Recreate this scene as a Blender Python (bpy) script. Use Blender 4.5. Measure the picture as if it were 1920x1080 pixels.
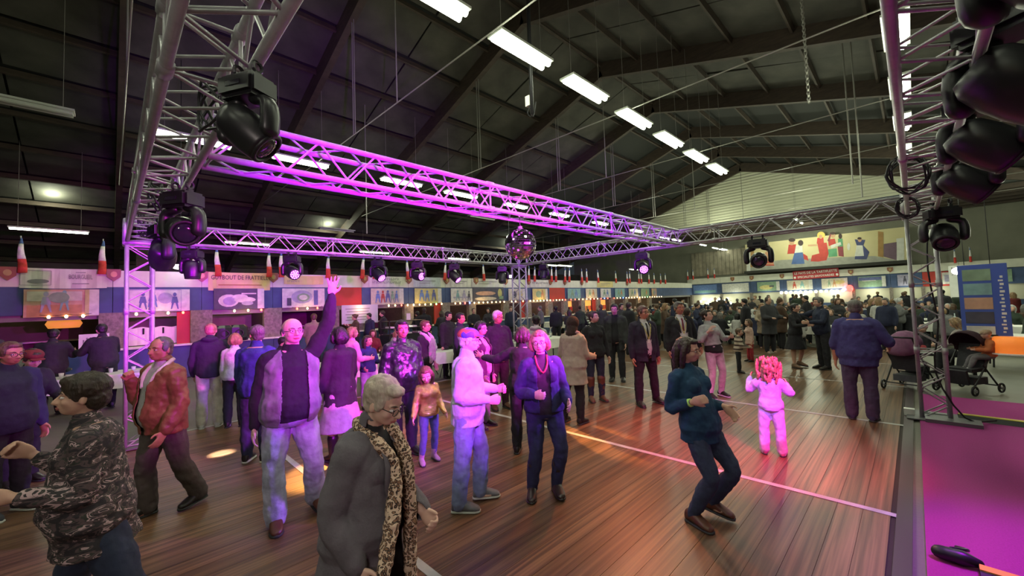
import bpy, bmesh, math, random
import numpy as np
from mathutils import Vector, Matrix, noise
random.seed(7); rng = np.random.RandomState(5)
for o in list(bpy.data.objects): bpy.data.objects.remove(o)
SC = bpy.context.scene
COL = bpy.data.collections.new('hall')   # linked to the scene at the end, so growing the bodies stays quick
R = math.radians
# ------------------------------------------------------------------ camera
FP, YAW, PIT, ROLL, EYE, CY = 752.9, 0.785, 0.047, 0.035, 1.944, 531.2
_r = np.array([math.cos(YAW), math.sin(YAW), 0.0])
_f = np.array([-math.sin(YAW)*math.cos(PIT), math.cos(YAW)*math.cos(PIT), math.sin(PIT)])
_u = np.cross(_r, _f)
cam_d = bpy.data.cameras.new('camera'); cam = bpy.data.objects.new('camera', cam_d); COL.objects.link(cam)
cr, sr = math.cos(ROLL), math.sin(ROLL)
# image content is turned counter-clockwise, so the camera itself is turned clockwise
_x = _r*cr - _u*sr; _y = _r*sr + _u*cr
M = Matrix(((_x[0], _y[0], -_f[0], 0), (_x[1], _y[1], -_f[1], 0), (_x[2], _y[2], -_f[2], EYE), (0, 0, 0, 1)))
cam.matrix_world = M
cam_d.sensor_width = 36; cam_d.lens = 36*FP/1920; cam_d.shift_y = (CY-540)/1920; cam_d.clip_end = 300; cam_d.clip_start = .05
SC.camera = cam
# world and exposure
w = bpy.data.worlds.new('world'); SC.world = w; w.use_nodes = True
w.node_tree.nodes['Background'].inputs[0].default_value = (.05, .06, .07, 1)
w.node_tree.nodes['Background'].inputs[1].default_value = .4
SC.view_settings.view_transform = 'Standard'; SC.view_settings.look = 'None'
SC.view_settings.gamma = 1; SC.view_settings.use_curve_mapping = False; SC.view_settings.exposure = 0.2

def ray(px, py):
    a = px-960; b = py-CY
    x = a*cr-b*sr; y = a*sr+b*cr
    return _f + _r*x/FP - _u*y/FP
def atz(px, py, z): d = ray(px, py); t = (z-EYE)/d[2]; return Vector((d[0]*t, d[1]*t, z))
def atx(px, py, x): d = ray(px, py); t = x/d[0]; return Vector((x, d[1]*t, EYE+d[2]*t))
def aty(px, py, y): d = ray(px, py); t = y/d[1]; return Vector((d[0]*t, y, EYE+d[2]*t))
def look(loc, tgt):
    return (Vector(tgt)-Vector(loc)).to_track_quat('-Z', 'Y').to_euler()
def spot(name, loc, tgt, e, col, ang, blend=.3, rad=.05):
    l = bpy.data.lights.new(name, 'SPOT'); l.energy = e; l.color = col; l.spot_size = R(ang); l.spot_blend = blend; l.shadow_soft_size = rad
    o = bpy.data.objects.new(name, l); o.location = loc; o.rotation_euler = look(loc, tgt); COL.objects.link(o); return o
def pointl(name, loc, e, col, rad=.2):
    l = bpy.data.lights.new(name, 'POINT'); l.energy = e; l.color = col; l.shadow_soft_size = rad
    o = bpy.data.objects.new(name, l); o.location = loc; COL.objects.link(o); return o
def areal(name, loc, tgt, e, col, sx, sy):
    l = bpy.data.lights.new(name, 'AREA'); l.shape = 'RECTANGLE'; l.size = sx; l.size_y = sy; l.energy = e; l.color = col
    o = bpy.data.objects.new(name, l); o.location = loc; o.rotation_euler = look(loc, tgt); COL.objects.link(o); return o
MAG = (1.0, .04, .85); VIO = (.38, .06, 1.0); FLU = (.92, 1.0, .72); AMB = (1.0, .42, .08)
# ------------------------------------------------------------------ stage lights (they sit in the moving heads on the trusses, except the added front fill)
spot('stage_spot_faces', (.15, 3.6, 2.75), (-8.0, 3.0, 1.6), 3200, MAG, 50, .5)
spot('stage_spot_left', (.1, 1.9, 2.65), (-8.0, .3, 1.9), 700, MAG, 36, .5)
spot('stage_spot_violet', (-.1, 5.4, 2.75), (-6.0, 1.5, 1.2), 1900, VIO, 46, .6)
spot('stage_spot_lilac', (.25, .7, 2.5), (-4.1, 2.5, .75), 380, (.52, .28, 1.0), 24, .7)
spot('stage_wash_red', (-3.6, 6.5, 3.0), (-2.6, 4.2, 0), 260, (1.0, .22, .08), 95, 1.0)
spot('stage_spot_girl', (.1, 2.6, 2.75), (-1.75, 6.3, .30), 900, (.48, .14, 1.0), 17, .5)
spot('stage_spot_purple', (.1, 1.0, 2.3), (-6.0, 3.1, 1.75), 1300, (.72, .0, 1.0), 52, .7)
spot('front_fill_spot', (1.1, -1.6, 2.9), (-3.2, 1.6, 1.0), 130, (1.0, .86, .80), 80, .8, .25)  # added soft fill from behind the camera, brightens the foreground figures
spot('stage_spot_floor', (-.15, 4.3, 2.9), (-1.75, 6.0, 0), 1150, (1.0, .01, .36), 64, 1.0)
spot('stage_spot_carpet', (.6, 4.3, 2.6), (.8, 3.9, 0), 330, (.55, .0, 1.0), 84, .7)
spot('stage_spot_truss', (.1, 1.0, 2.2), (-3.6, 2.0, 3.3), 3600, (.46, .0, 1.0), 46, .6)
spot('stage_spot_truss', (.1, 1.6, 2.3), (-3.6, 5.9, 3.2), 5400, (.46, .0, 1.0), 32, .6)
spot('stage_spot_tower', (-2.2, -1.2, 2.3), (-8.4, .4, 2.2), 2600, (.55, .0, 1.0), 24, .6)
spot('amber_spot_middle', (-8.2, 6.5, 2.9), (-3.2, 4.85, 0), 5200, AMB, 9, .5)
spot('amber_spot_left', (-8.2, 3.4, 2.9), tuple(atz(580, 890, 0)), 3000, AMB, 8, .5)
spot('amber_spot_wide', (-6.5, 8.5, 3.0), tuple(atz(830, 800, 0)), 2200, (1., .42, .15), 13, .6)
spot('white_spot_floor', (-6.9, .45, 3.0), tuple(atz(415, 850, 0)), 5000, (1, .97, .85), 5.5, .35)
_rb = aty(1852, 640, 11.7); spot('blue_spot_banner', (_rb.x+.35, 11.25, .85), (_rb.x+.05, 11.7, 1.15), 45, (.15, .05, 1.0), 90, .6)
pointl('lamp_right_hall', (3.2, 18, 3.4), 160, (.9, 1, .75), .2)
# fluorescent rows: (pixel of tube centre, half length) at the 7 m lamp height
FLUO = [(-5.3, y) for y in (-6, -3.4, -1.0, 1.3, 3.6, 5.83, 8.05, 10.44, 12.71, 15.0, 17.2)] + [(.04, y) for y in (-4.6, -1.5, 1.6, 4.7, 7.8, 10.9, 14.0, 17.0, 20.5)] + \
       [(-14.5, y) for y in (1.7, 4.56, 8.36, 11.4, 15.0, 18.67, 23, 28)] + [(-24.0, y) for y in (-1.7, 3.0, 9.0, 16.0, 24)]
for i, (x, y) in enumerate(FLUO):
    if i % 2 == 0 or x == -5.3 and y > 0 or (x == .04 and y < 9):
        pointl('fluorescent_or_fill_light', (x, y, 6.72), 60 if x > -10 else 115, FLU, .25)
for (x, y) in ((-4, 23), (-11, 33), (-5, 30), (1, 27), (-6, 38.5), (6, 20), (6, 32), (9, 10), (-11,23)):  # added point lights without fixtures, brightening the gable and outer parts of the hall
    pointl('fluorescent_or_fill_light', (x, y, 6.4), 300 if y > 22 else 170, FLU, .3)

# ------------------------------------------------------------------ materials
MATS = {}
def mat(name, col, rough=.6, metal=0, emit=None, es=0, nz=0, nscale=8, bump=0, bscale=60, trans=0, stretch=None, col2=None, coat=0):
    if name in MATS: return MATS[name]
    m = bpy.data.materials.new(name); m.use_nodes = True; nt = m.node_tree; b = nt.nodes['Principled BSDF']
    b.inputs['Roughness'].default_value = rough; b.inputs['Metallic'].default_value = metal
    b.inputs['Base Color'].default_value = (*col, 1)
    if coat: b.inputs['Coat Weight'].default_value = coat
    if emit: b.inputs['Emission Color'].default_value = (*emit, 1); b.inputs['Emission Strength'].default_value = es
    if trans: b.inputs['Transmission Weight'].default_value = trans
    if nz or bump or col2:
        tc = nt.nodes.new('ShaderNodeTexCoord'); mp = nt.nodes.new('ShaderNodeMapping'); nt.links.new(tc.outputs['Object'], mp.inputs[0])
        if stretch: mp.inputs['Scale'].default_value = stretch
        if nz or col2:
            n = nt.nodes.new('ShaderNodeTexNoise'); n.inputs['Scale'].default_value = nscale; n.inputs['Detail'].default_value = 5
            nt.links.new(mp.outputs[0], n.inputs['Vector'])
            cr_ = nt.nodes.new('ShaderNodeValToRGB'); e = cr_.color_ramp.elements
            e[0].position = .3; e[1].position = .7
            c2 = col2 if col2 else tuple(min(1, c*(1+nz)) for c in col)
            e[0].color = (*(tuple(c*(1-nz) for c in col) if not col2 else col), 1); e[1].color = (*c2, 1)
            nt.links.new(n.outputs[0], cr_.inputs[0]); nt.links.new(cr_.outputs[0], b.inputs['Base Color'])
        if bump:
            n2 = nt.nodes.new('ShaderNodeTexNoise'); n2.inputs['Scale'].default_value = bscale; n2.inputs['Detail'].default_value = 3
            nt.links.new(mp.outputs[0], n2.inputs['Vector'])
            bp = nt.nodes.new('ShaderNodeBump'); bp.inputs['Strength'].default_value = bump; bp.inputs['Distance'].default_value = .01
            nt.links.new(n2.outputs[0], bp.inputs['Height']); nt.links.new(bp.outputs[0], b.inputs['Normal'])
    MATS[name] = m; return m
def cloth(name, col, rough=.9, nz=.15, bump=.5, bscale=22): return mat(name, col, rough, nz=nz, nscale=14, bump=bump, bscale=bscale)
ALU = mat('brushed_aluminium', (.38, .38, .39), .42, .35, nz=.1, nscale=20)
BLK = mat('black_plastic', (.012, .012, .014), .38)
BLKM = mat('black_painted_metal', (.02, .02, .022), .45, .3)
WHT = mat('white_paint', (.75, .75, .7), .6, nz=.05)
TUBE = mat('lit_fluorescent_tube', (1, 1, 1), .5, emit=(.93, 1, .78), es=14)
TUBEOFF = mat('unlit_white_fixture', (.45, .47, .42), .5)
BLUEP = mat('blue_painted_board', (.052, .085, .18), .7, nz=.15, nscale=3)
REDP = mat('red_painted_board', (.42, .035, .025), .6, nz=.1, nscale=3)
STRIP = mat('cream_fascia_vinyl', (.62, .62, .52), .6, nz=.08, nscale=3)
CLOTHW = mat('white_tablecloth', (.75, .74, .68), .85, nz=.05, bump=.3, bscale=8)
# ------------------------------------------------------------------ mesh builder
class MB:
    def __init__(s): s.v = []; s.f = []; s.n = 0
    def add(s, vs, fs):
        s.v.append(np.asarray(vs, float)); n = s.n
        s.f.extend([tuple(i+n for i in f) for f in fs]); s.n += len(vs)
    def box(s, c, d, rz=0, rx=0, ry=0):
        x, y, z = d[0]/2, d[1]/2, d[2]/2
        vs = np.array([(-x,-y,-z),(x,-y,-z),(x,y,-z),(-x,y,-z),(-x,-y,z),(x,-y,z),(x,y,z),(-x,y,z)])
        if rz or rx or ry:
            m = np.array((Matrix.Rotation(rz, 3, 'Z') @ Matrix.Rotation(ry, 3, 'Y') @ Matrix.Rotation(rx, 3, 'X')))
            vs = vs @ m.T
        s.add(vs+np.array(c), [(3,2,1,0),(4,5,6,7),(0,1,5,4),(1,2,6,5),(2,3,7,6),(3,0,4,7)]); return s
    def loft(s, rings, n=14, cap=True, closed=False):
        a = np.linspace(0, 2*math.pi, n, endpoint=False); ca, sa = np.cos(a)[:, None], np.sin(a)[:, None]
        vs = []
        for c, U, V in rings: vs.append(np.array(c)+ca*np.array(U)+sa*np.array(V))
        vs = np.concatenate(vs); fs = []
        m = len(rings)
        for i in range(m-1+(1 if closed else 0)):
            j = (i+1) % m
            for k in range(n):
                k2 = (k+1) % n; fs.append((i*n+k, i*n+k2, j*n+k2, j*n+k))
        if cap and not closed:
            fs.append(tuple(range(n-1, -1, -1))); fs.append(tuple((m-1)*n+k for k in range(n)))
        s.add(vs, fs); return s
    def tube(s, p0, p1, r0, r1=None, n=8, cap=True):
        r1 = r0 if r1 is None else r1
        p0 = np.array(p0, float); p1 = np.array(p1, float); d = p1-p0; d /= np.linalg.norm(d)+1e-9
        a = np.array((0, 0, 1.)) if abs(d[2]) < .9 else np.array((1., 0, 0))
        U = np.cross(d, a); U /= np.linalg.norm(U); V = np.cross(d, U)
        return s.loft([(p0, U*r0, V*r0), (p1, U*r1, V*r1)], n, cap)
    def chain(s, pts, rad, n=12, sub=3, flat=None, caps=True):
        P = [np.array(p, float) for p in pts]; m = len(P)
        Q = []; RR = []
        ext = [2*P[0]-P[1]]+P+[2*P[-1]-P[-2]]
        for i in range(m-1):
            a, b, c, d = ext[i:i+4]
            for t in np.linspace(0, 1, sub, endpoint=False):
                Q.append(.5*((2*b)+(-a+c)*t+(2*a-5*b+4*c-d)*t*t+(-a+3*b-3*c+d)*t**3)); RR.append(rad[i]*(1-t)+rad[i+1]*t)
        Q.append(P[-1]); RR.append(rad[-1])
        T = [Q[min(i+1, len(Q)-1)]-Q[max(i-1, 0)] for i in range(len(Q))]
        T = [t/(np.linalg.norm(t)+1e-9) for t in T]
        ref = np.array(flat[0], float) if flat else (np.array((0, 0, 1.)) if abs(T[0][2]) < .8 else np.array((0, 1., 0)))
        fr = flat[1] if flat else 1
        rings = []
        def fr_(t, U0):
            U = U0-t*(U0@t); U /= (np.linalg.norm(U)+1e-9); return U, np.cross(t, U)
        U = ref
        for q, t, r in zip(Q, T, RR):
            U, V = fr_(t, U if not flat else ref); rings.append((q, U*r*fr, V*r))
        if caps:
            def capr(q, t, r, sg):
                U, V = fr_(t, ref if flat else (rings[0][1] if sg < 0 else rings[-1][1])); out = []
                for a in (35, 65, 88): out.append((q+t*sg*r*math.sin(R(a)), U*r*fr*math.cos(R(a)), V*r*math.cos(R(a))))
                return out
            rings = capr(Q[0], T[0], RR[0], -1)[::-1]+rings+capr(Q[-1], T[-1], RR[-1], 1)
        return s.loft(rings, n)
    def ell(s, c, r, Rm=None, seg=14, rings=9, ax=None):
        vs = []; fs = []
        for i in range(rings+1):
            th = math.pi*i/rings
            if i in (0, rings): vs.append((0, 0, math.cos(th))); continue
            for k in range(seg):
                p = 2*math.pi*k/seg; vs.append((math.sin(th)*math.cos(p), math.sin(th)*math.sin(p), math.cos(th)))
        idx = lambda i, k: 0 if i == 0 else (1+(rings-1)*seg if i == rings else 1+(i-1)*seg+k % seg)
        for i in range(rings):
            for k in range(seg):
                q = [idx(i, k), idx(i+1, k), idx(i+1, k+1), idx(i, k+1)]
                q2 = []
                for z in q:
                    if z not in q2: q2.append(z)
                fs.append(tuple(q2))
        vs = np.array(vs)*np.array(r)
        if Rm is not None: vs = vs @ np.array(Rm).T
        s.add(vs+np.array(c), fs); return s
    def torus(s, c, U, V, R0, r, n=16, m=6):
        rings = []; U = np.array(U, float); V = np.array(V, float); W = np.cross(U, V)
        for a in np.linspace(0, 2*math.pi, n, endpoint=False):
            d = U*math.cos(a)+V*math.sin(a); rings.append((np.array(c)+d*R0, d*r, W*r))
        return s.loft(rings, m, closed=True)
    def mesh(s, name, smooth=False):
        me = bpy.data.meshes.new(name); me.from_pydata(np.concatenate(s.v).tolist() if s.v else [], [], s.f)
        if smooth: me.polygons.foreach_set('use_smooth', [True]*len(me.polygons))
        me.update(); return me
def link(name, me, m, parent=None, loc=None, rot=None):
    if m is not None and not me.materials: me.materials.append(m)
    o = bpy.data.objects.new(name, me); COL.objects.link(o)
    if parent: o.parent = parent
    if loc is not None: o.location = loc
    if rot is not None: o.rotation_euler = rot
    return o
def obj(name, mb, m, parent=None, loc=None, rot=None, smooth=False): return link(name, mb.mesh(name, smooth), m, parent, loc, rot)
def tag(o, label, cat, group=None, kind=None):
    if label: o['label'] = label
    if cat: o['category'] = cat
    if group: o['group'] = group
    if kind: o['kind'] = kind
    return o
def struct(o): o['kind'] = 'structure'; return o
def thing(name, label, cat, loc=(0, 0, 0), rz=0, group=None, rot=None):
    o = bpy.data.objects.new(name, None); COL.objects.link(o); o.location = loc; o.rotation_euler = rot if rot else (0, 0, rz); o.empty_display_size = .1
    return tag(o, label, cat, group)
KIDS = {}
def dup(o, loc=None, rz=None, parent=None, mats=None):
    c = o.copy(); COL.objects.link(c)
    if parent is not None: c.parent = parent
    if loc is not None: c.location = loc
    if rz is not None: c.rotation_euler = (c.rotation_euler[0], c.rotation_euler[1], rz)
    if o not in KIDS: KIDS[o] = list(o.children)
    for k in KIDS[o]: dup(k, parent=c)
    return c
TS = SC
def remesh(mb, name, vox, smooth=4, fold=0, fscale=.1, dec=0, thin=0):
    me = mb.mesh(name); o = bpy.data.objects.new('t', me); TS.collection.objects.link(o)
    r = o.modifiers.new('r', 'REMESH'); r.mode = 'VOXEL'; r.voxel_size = vox; r.use_smooth_shade = True
    if fold:
        t = bpy.data.textures.get('fold%g' % fscale) or bpy.data.textures.new('fold%g' % fscale, 'CLOUDS'); t.noise_scale = fscale; t.noise_depth = 2
        d = o.modifiers.new('d', 'DISPLACE'); d.texture = t; d.strength = fold; d.mid_level = .5; d.texture_coords = 'LOCAL'
    if smooth: s = o.modifiers.new('s', 'SMOOTH'); s.factor = .5; s.iterations = smooth
    dg = bpy.context.evaluated_depsgraph_get(); dg.update()
    out = bpy.data.meshes.new_from_object(o.evaluated_get(dg), depsgraph=dg)
    out.name = name
    bpy.data.objects.remove(o); bpy.data.meshes.remove(me); return out
# ================================================================== people
MALE = [(-.06,.07,.055),(-.03,.088,.068),(0,.098,.073),(.05,.092,.070),(.09,.086,.065),(.13,.089,.066),(.18,.098,.070),(.225,.105,.071),(.258,.103,.063),(.283,.082,.050),(.305,.045,.038)]
FEM = [(-.06,.07,.055),(-.03,.092,.070),(0,.103,.074),(.05,.092,.066),(.09,.078,.058),(.13,.079,.059),(.18,.086,.063),(.225,.090,.064),(.258,.090,.058),(.283,.072,.046),(.305,.040,.034)]
def nrm(v): v = np.array(v, float); return v/(np.linalg.norm(v)+1e-9)
def rotm(axis, deg): return np.array(Matrix.Rotation(R(deg), 3, axis))
HANG = ((.13, 0, -1), (.06, .15, -1)); STAND = ((.04, .02, -1), (.02, -.02, -1))
def face_yaw(pos, a):
    d = Vector((-pos[0], -pos[1], 0)).normalized(); v = -d; ri = Vector((v.y, -v.x, 0))
    f = d*math.cos(R(a))+ri*math.sin(R(a)); return math.atan2(-f.x, f.y)
PEOPLE = []
def person(label, pos, face=0, h=1.72, sex='m', fat=0, lean=(0, 0), head=(0, 0, 0), ra=HANG, la=HANG, rl=STAND, ll=STAND, rh=('relax',), lh=('relax',),
           skin=None, top=None, bottom=None, shoes=None, hair=None, extras=(), vox=.009, group=None, hs=1.0, simple=False, under=None, feet=(8, 8), outer=None):
    """one person: Empty at the feet > body, hair, clothes, shoes; local frame x right, y forward, z up"""
    k = h; yaw = face_yaw(pos, face)
    if not simple: PEOPLE.append((pos[0], pos[1]))
    root = thing('person', label, 'person', (pos[0], pos[1], 0), yaw, group)
    prof = MALE if sex == 'm' else FEM
    # legs
    L1, L2 = .235*k, .24*k; A = {}
    for s, l in ((1, rl), (-1, ll)):
        hip = np.array((s*.052*k, 0, -.012*k)); d1 = nrm(l[0])*(s, 1, 1); d2 = nrm(l[1])*(s, 1, 1)
        kn = hip+d1*L1; A[s] = (hip, kn, kn+d2*L2)
    pz = -min(A[1][2][2], A[-1][2][2])+.047*k
    off = np.array((-(A[1][2][0]+A[-1][2][0])/2, -(A[1][2][1]+A[-1][2][1])/2, pz))
    P = off
    Rt = rotm('X', -lean[0]) @ rotm('Y', lean[1])
    def T(s, x=0, y=0): return P + (Rt @ np.array((x, y, s)) if s > 0 else np.array((x, y, s)))*k
    def torso(mb, ext, s0, s1, flare=0, belly=None):
        ss = [p[0] for p in prof]; fu = fat if belly is None else belly
        pts = [s for s in (list(np.arange(-.5, -.06, .05))+ss) if s0 <= s <= s1]
        pts = sorted(set([s0]+pts+[s1])); rings = []
        for s in pts:
            sc = max(s, -.03 if s0 < -.06 else -.06)
            ru = np.interp(sc, ss, [p[1] for p in prof]); rv = np.interp(sc, ss, [p[2] for p in prof])
            g = math.exp(-((s-.06)/.11)**2); yo = fat*.025*g
            if fu: ru += fu*.03*g+fu*.010; rv += fu*.034*g+fu*.008
            if s < -.03: e = flare*(-.03-s); ru += e; rv += e
            e2 = ext/k*(.35 if s > .29 else 1)
            U = np.array((1, 0, 0.)); V = np.array((0, 1, 0.))
            if s > 0: U = Rt @ U; V = Rt @ V
            rings.append((T(s, 0, yo+(-.008 if s > .25 else 0)), U*(ru+e2)*k, V*(rv+e2)*k))
        mb.loft(rings, 20)
        if sex == 'f' and s1 > .25:
            for x in (-1, 1): mb.ell(T(.205, x*.043, .052), (.036*k+ext, .030*k+ext, .036*k+ext), Rt, 10, 7)
    sh = {}; AR = {}
    sw = .100 if sex == 'm' else .088
    for s, a in ((1, ra), (-1, la)):
        S = T(.262, s*sw, -.004); d1 = nrm(a[0])*(s, 1, 1); d2 = nrm(a[1])*(s, 1, 1)
        up = max(0, d1[2])*.03*k; S = S+np.array((0, 0, up))
        E = S+d1*.168*k; W_ = E+d2*.145*k; AR[s] = (S, E, W_, d2)
    ar = (1 if sex == 'm' else .86)*(1+fat*.18)
    lr = (1 if sex == 'm' else 1.0)*(1+fat*.14)
    # head frame
    hy, hp, hr = head
    Rh = rotm('Z', -hy) @ rotm('X', -hp) @ rotm('Y', hr)
    u = .066*k*hs
    ntop = T(.325, 0, .004)+ (Rh @ np.array((0, .006, .012)))*k
    HC = ntop + Rh @ np.array((0, .05*u, .93*u))
    def H(x, y, z): return HC + Rh @ (np.array((x, y, z))*u)
    # ---- body
    b = MB()
    torso(b, 0, -.06, .305)
    b.chain([T(.27), T(.315, 0, .0), H(0, -.12, -.35)], [.036*k if sex == 'm' else .03*k, .034*k if sex == 'm' else .027*k, .48*u], 12)
    b.ell(H(0, -.10, .22), (.70*u, .86*u, .78*u), Rh, 18, 12)
    b.ell(H(0, .16, -.25), (.60*u, .64*u, .70*u), Rh, 16, 10)
    b.ell(H(0, .38, -.66), (.37*u, .38*u, .26*u), Rh, 12, 8)
    if not simple:
        for x in (-1, 1):
            b.ell(H(x*.26, .66, .16), (.24*u, .13*u, .09*u), Rh, 10, 6)
            b.ell(H(x*.34, .50, -.26), (.22*u, .24*u, .20*u), Rh, 10, 6)
            b.ell(H(x*.71, -.06, -.14), (.075*u, .17*u, .27*u), Rh, 8, 7)
            b.ell(H(x*.10, .86, -.30), (.09*u, .10*u, .075*u), Rh, 8, 6)
        b.chain([H(0, .70, .12), H(0, .86, -.08), H(0, .97, -.27)], [.075*u, .08*u, .12*u], 8)
        b.ell(H(0, .74, -.50), (.22*u, .12*u, .07*u), Rh, 10, 6)
        b.ell(H(0, .71, -.60), (.18*u, .12*u, .06*u), Rh, 10, 6)
    else: b.ell(H(0, .86, -.2), (.1*u, .2*u, .2*u), Rh, 8, 6)
    for s in (1, -1):
        S, E, W_, d2 = AR[s]
        b.chain([T(.262, s*.05), S, (S+E)/2, E], [.030*k*ar, .031*k*ar, .026*k*ar, .0215*k*ar], 12)
        b.chain([E, E*.65+W_*.35, W_], [.0215*k*ar, .0225*k*ar, .0145*k*ar], 12)
        # hand
        hd = (rh if s == 1 else lh); mode = hd[0]; fdir = nrm(np.array(hd[1])*(s, 1, 1)) if len(hd) > 1 and hd[1] else d2
        nn = nrm(np.array(hd[2])*(s, 1, 1)) if len(hd) > 2 else np.array((-s, .2, 0.))
        nn = nrm(nn-fdir*(nn@fdir)); sd = np.cross(fdir, nn); 
        thumb_side = sd if (sd @ np.array((0, 1, .3))) > 0 else -sd
        if len(hd) > 3: thumb_side = nrm(sd*hd[3])
        if simple:
            b.ell(W_+fdir*.045*k, (.02*k, .02*k, .045*k), np.stack([thumb_side, nn, fdir], 1), 8, 6)
        else:
            c = W_+fdir*.03*k
            b.ell(c, (.025*k, .0115*k, .036*k), np.stack([thumb_side, nn, fdir], 1), 12, 8)
            curl = {'relax': 35, 'fist': 85, 'open': 4, 'grip': 65}[mode]; spread = {'open': 13, 'relax': 4}.get(mode, 1)
            for i, (o_, ln) in enumerate(((.0175, .9), (.006, 1.0), (-.006, .95), (-.0175, .75))):
                base = W_+fdir*.054*k+thumb_side*o_*k
                a = R(spread*(1.5-i)); d0 = nrm(fdir*math.cos(a)+thumb_side*math.sin(a))
                p1_ = base+nrm(d0*math.cos(R(curl*.5))+nn*math.sin(R(curl*.5)))*.024*k*ln
                p2_ = p1_+nrm(d0*math.cos(R(curl*1.3))+nn*math.sin(R(curl*1.3)))*.024*k*ln
                b.chain([base-d0*.01*k, base, p1_, p2_], [.0065*k, .006*k, .0055*k, .0045*k], 8, 2)
            tb = W_+fdir*.018*k+thumb_side*.02*k
            td = nrm(fdir*.75+thumb_side*(.8 if mode != 'fist' else .2)+nn*.25)
            b.chain([tb-thumb_side*.008*k, tb+td*.02*k, tb+td*.02*k+nrm(fdir+thumb_side*.35+nn*.2)*.022*k], [.009*k, .0068*k, .005*k], 8, 2)
    for s in (1, -1):
        hp_, kn, an = (off+q for q in A[s])
        b.chain([hp_+(0, 0, .01*k), (hp_+kn)/2, kn], [.05*k*lr, .043*k*lr, .030*k*lr], 12)
        b.chain([kn, kn*.7+an*.3, an], [.030*k*lr, .032*k*lr, .019*k], 12)
        b.ell(an+np.array((0, .03*k, -.025*k)), (.02*k, .05*k, .016*k), None, 8, 6)
    skin = skin or SKIN
    body = link('body', remesh(b, 'body', vox, 3), skin, root)
    kid = lambda n, mb, m, v=None, fold=0, sm=4, fs=.1: link(n, remesh(mb, n, v or vox*1.25, sm, fold, fs), m, root)
    # ---- trousers / skirt
    cuff = {}
    if bottom and bottom[0] == 'trousers':
        loose = (bottom[2] if len(bottom) > 2 else .012)*.75; cw = bottom[3] if len(bottom) > 3 else .036
        t = MB(); torso(t, .004, -.06, .05)
        for s in (1, -1):
            hp_, kn, an = (off+q for q in A[s]); d = nrm(an-kn)
            end = an+d*.0*k
            t.chain([hp_+(0, 0, .015*k), (hp_+kn)/2, kn, kn*.6+an*.4, end], [.052*k*lr+loose*.6, .045*k*lr+loose, .033*k*lr+loose, .036*k*lr+loose*.9, cw*k], 14)
        kid('trousers', t, bottom[1], None, 0 if simple else .022, 3, .07)
    elif bottom and bottom[0] == 'skirt':
        t = MB(); torso(t, .014, -bottom[2], .06, bottom[3] if len(bottom) > 3 else .25); kid('skirt', t, bottom[1], None, .02)
    # ---- top
    if under:
        t = MB(); torso(t, .008, -.03, .30); t.chain([T(.27), T(.322)], [.042*k, (.037 if sex == 'm' else .03)*k], 14)
        link('shirt', remesh(t, 'shirt', vox*1.3, 4), under, root)
    for top in [g_ for g_ in (top, outer) if g_]:
        t = MB(); ex = max(.013, top.get('loose', .016)*.72); hem = top.get('hem', -.02); torso(t, ex, hem, .30, top.get('flare', .15))
        if top.get('collar', 1): t.chain([T(.285), T(.318+.008*top.get('collar', 1), 0, -.004)], [.046*k+ex*.4, (.039 if sex == 'm' else .034)*k+.004], 14)
        sl = top.get('sleeve', 1.0)
        for s in (1, -1):
            S, E, W_, d2 = AR[s]
            if sl > 0:
                fr_ = min(1, max(0, (sl-.5)*2)); End = E+(W_-E)*fr_*.98 if sl > .5 else S+(E-S)*sl*2
                if sl > .5: t.chain([T(.258, s*.045), S, (S+E)/2, E, (E+End)/2, End], [.033*k*ar+ex, .033*k*ar+ex*.9, .028*k*ar+ex, .0245*k*ar+ex, .024*k*ar+ex*.9, .0175*k+ex*.7], 14)
                else: t.chain([T(.258, s*.045), S, End], [.034*k*ar+ex, .034*k*ar+ex, .03*k*ar+ex], 14)
        if top.get('hood'): t.chain([T(.30, -.055, -.03), T(.315, -.04, -.065), T(.305, 0, -.085), T(.315, .04, -.065), T(.30, .055, -.03)], [.022*k]*5, 10)
        me = remesh(t, 'jacket', top.get('vox', vox*1.25), 3, 0 if simple else top.get('fold', .028)*.8, .09)
        if top.get('open'):
            bm = bmesh.new(); bm.from_mesh(me); Ri = Rt.T; w0, w1 = top['open']; kill = []
            for f in bm.faces:
                c = np.array(f.calc_center_median())-P; q = (Ri @ c if c[2] > 0 else c)/k
                tt = min(1, max(0, (q[2]+.05)/.33)); w = w0*(1-tt)+w1*tt
                if abs(q[0]) < w and q[1] > 0 and q[2] < .34: kill.append(f)
                elif q[2] < hem+.006 and abs(q[0]) < .1 : kill.append(f)
            bmesh.ops.delete(bm, geom=kill, context='FACES'); bm.to_mesh(me); bm.free()
        o = link(top.get('name', 'jacket'), me, top['mat'], root)
        if top.get('open'):
            sd_ = o.modifiers.new('thickness', 'SOLIDIFY'); sd_.thickness = .006; sd_.offset = 1
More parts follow.
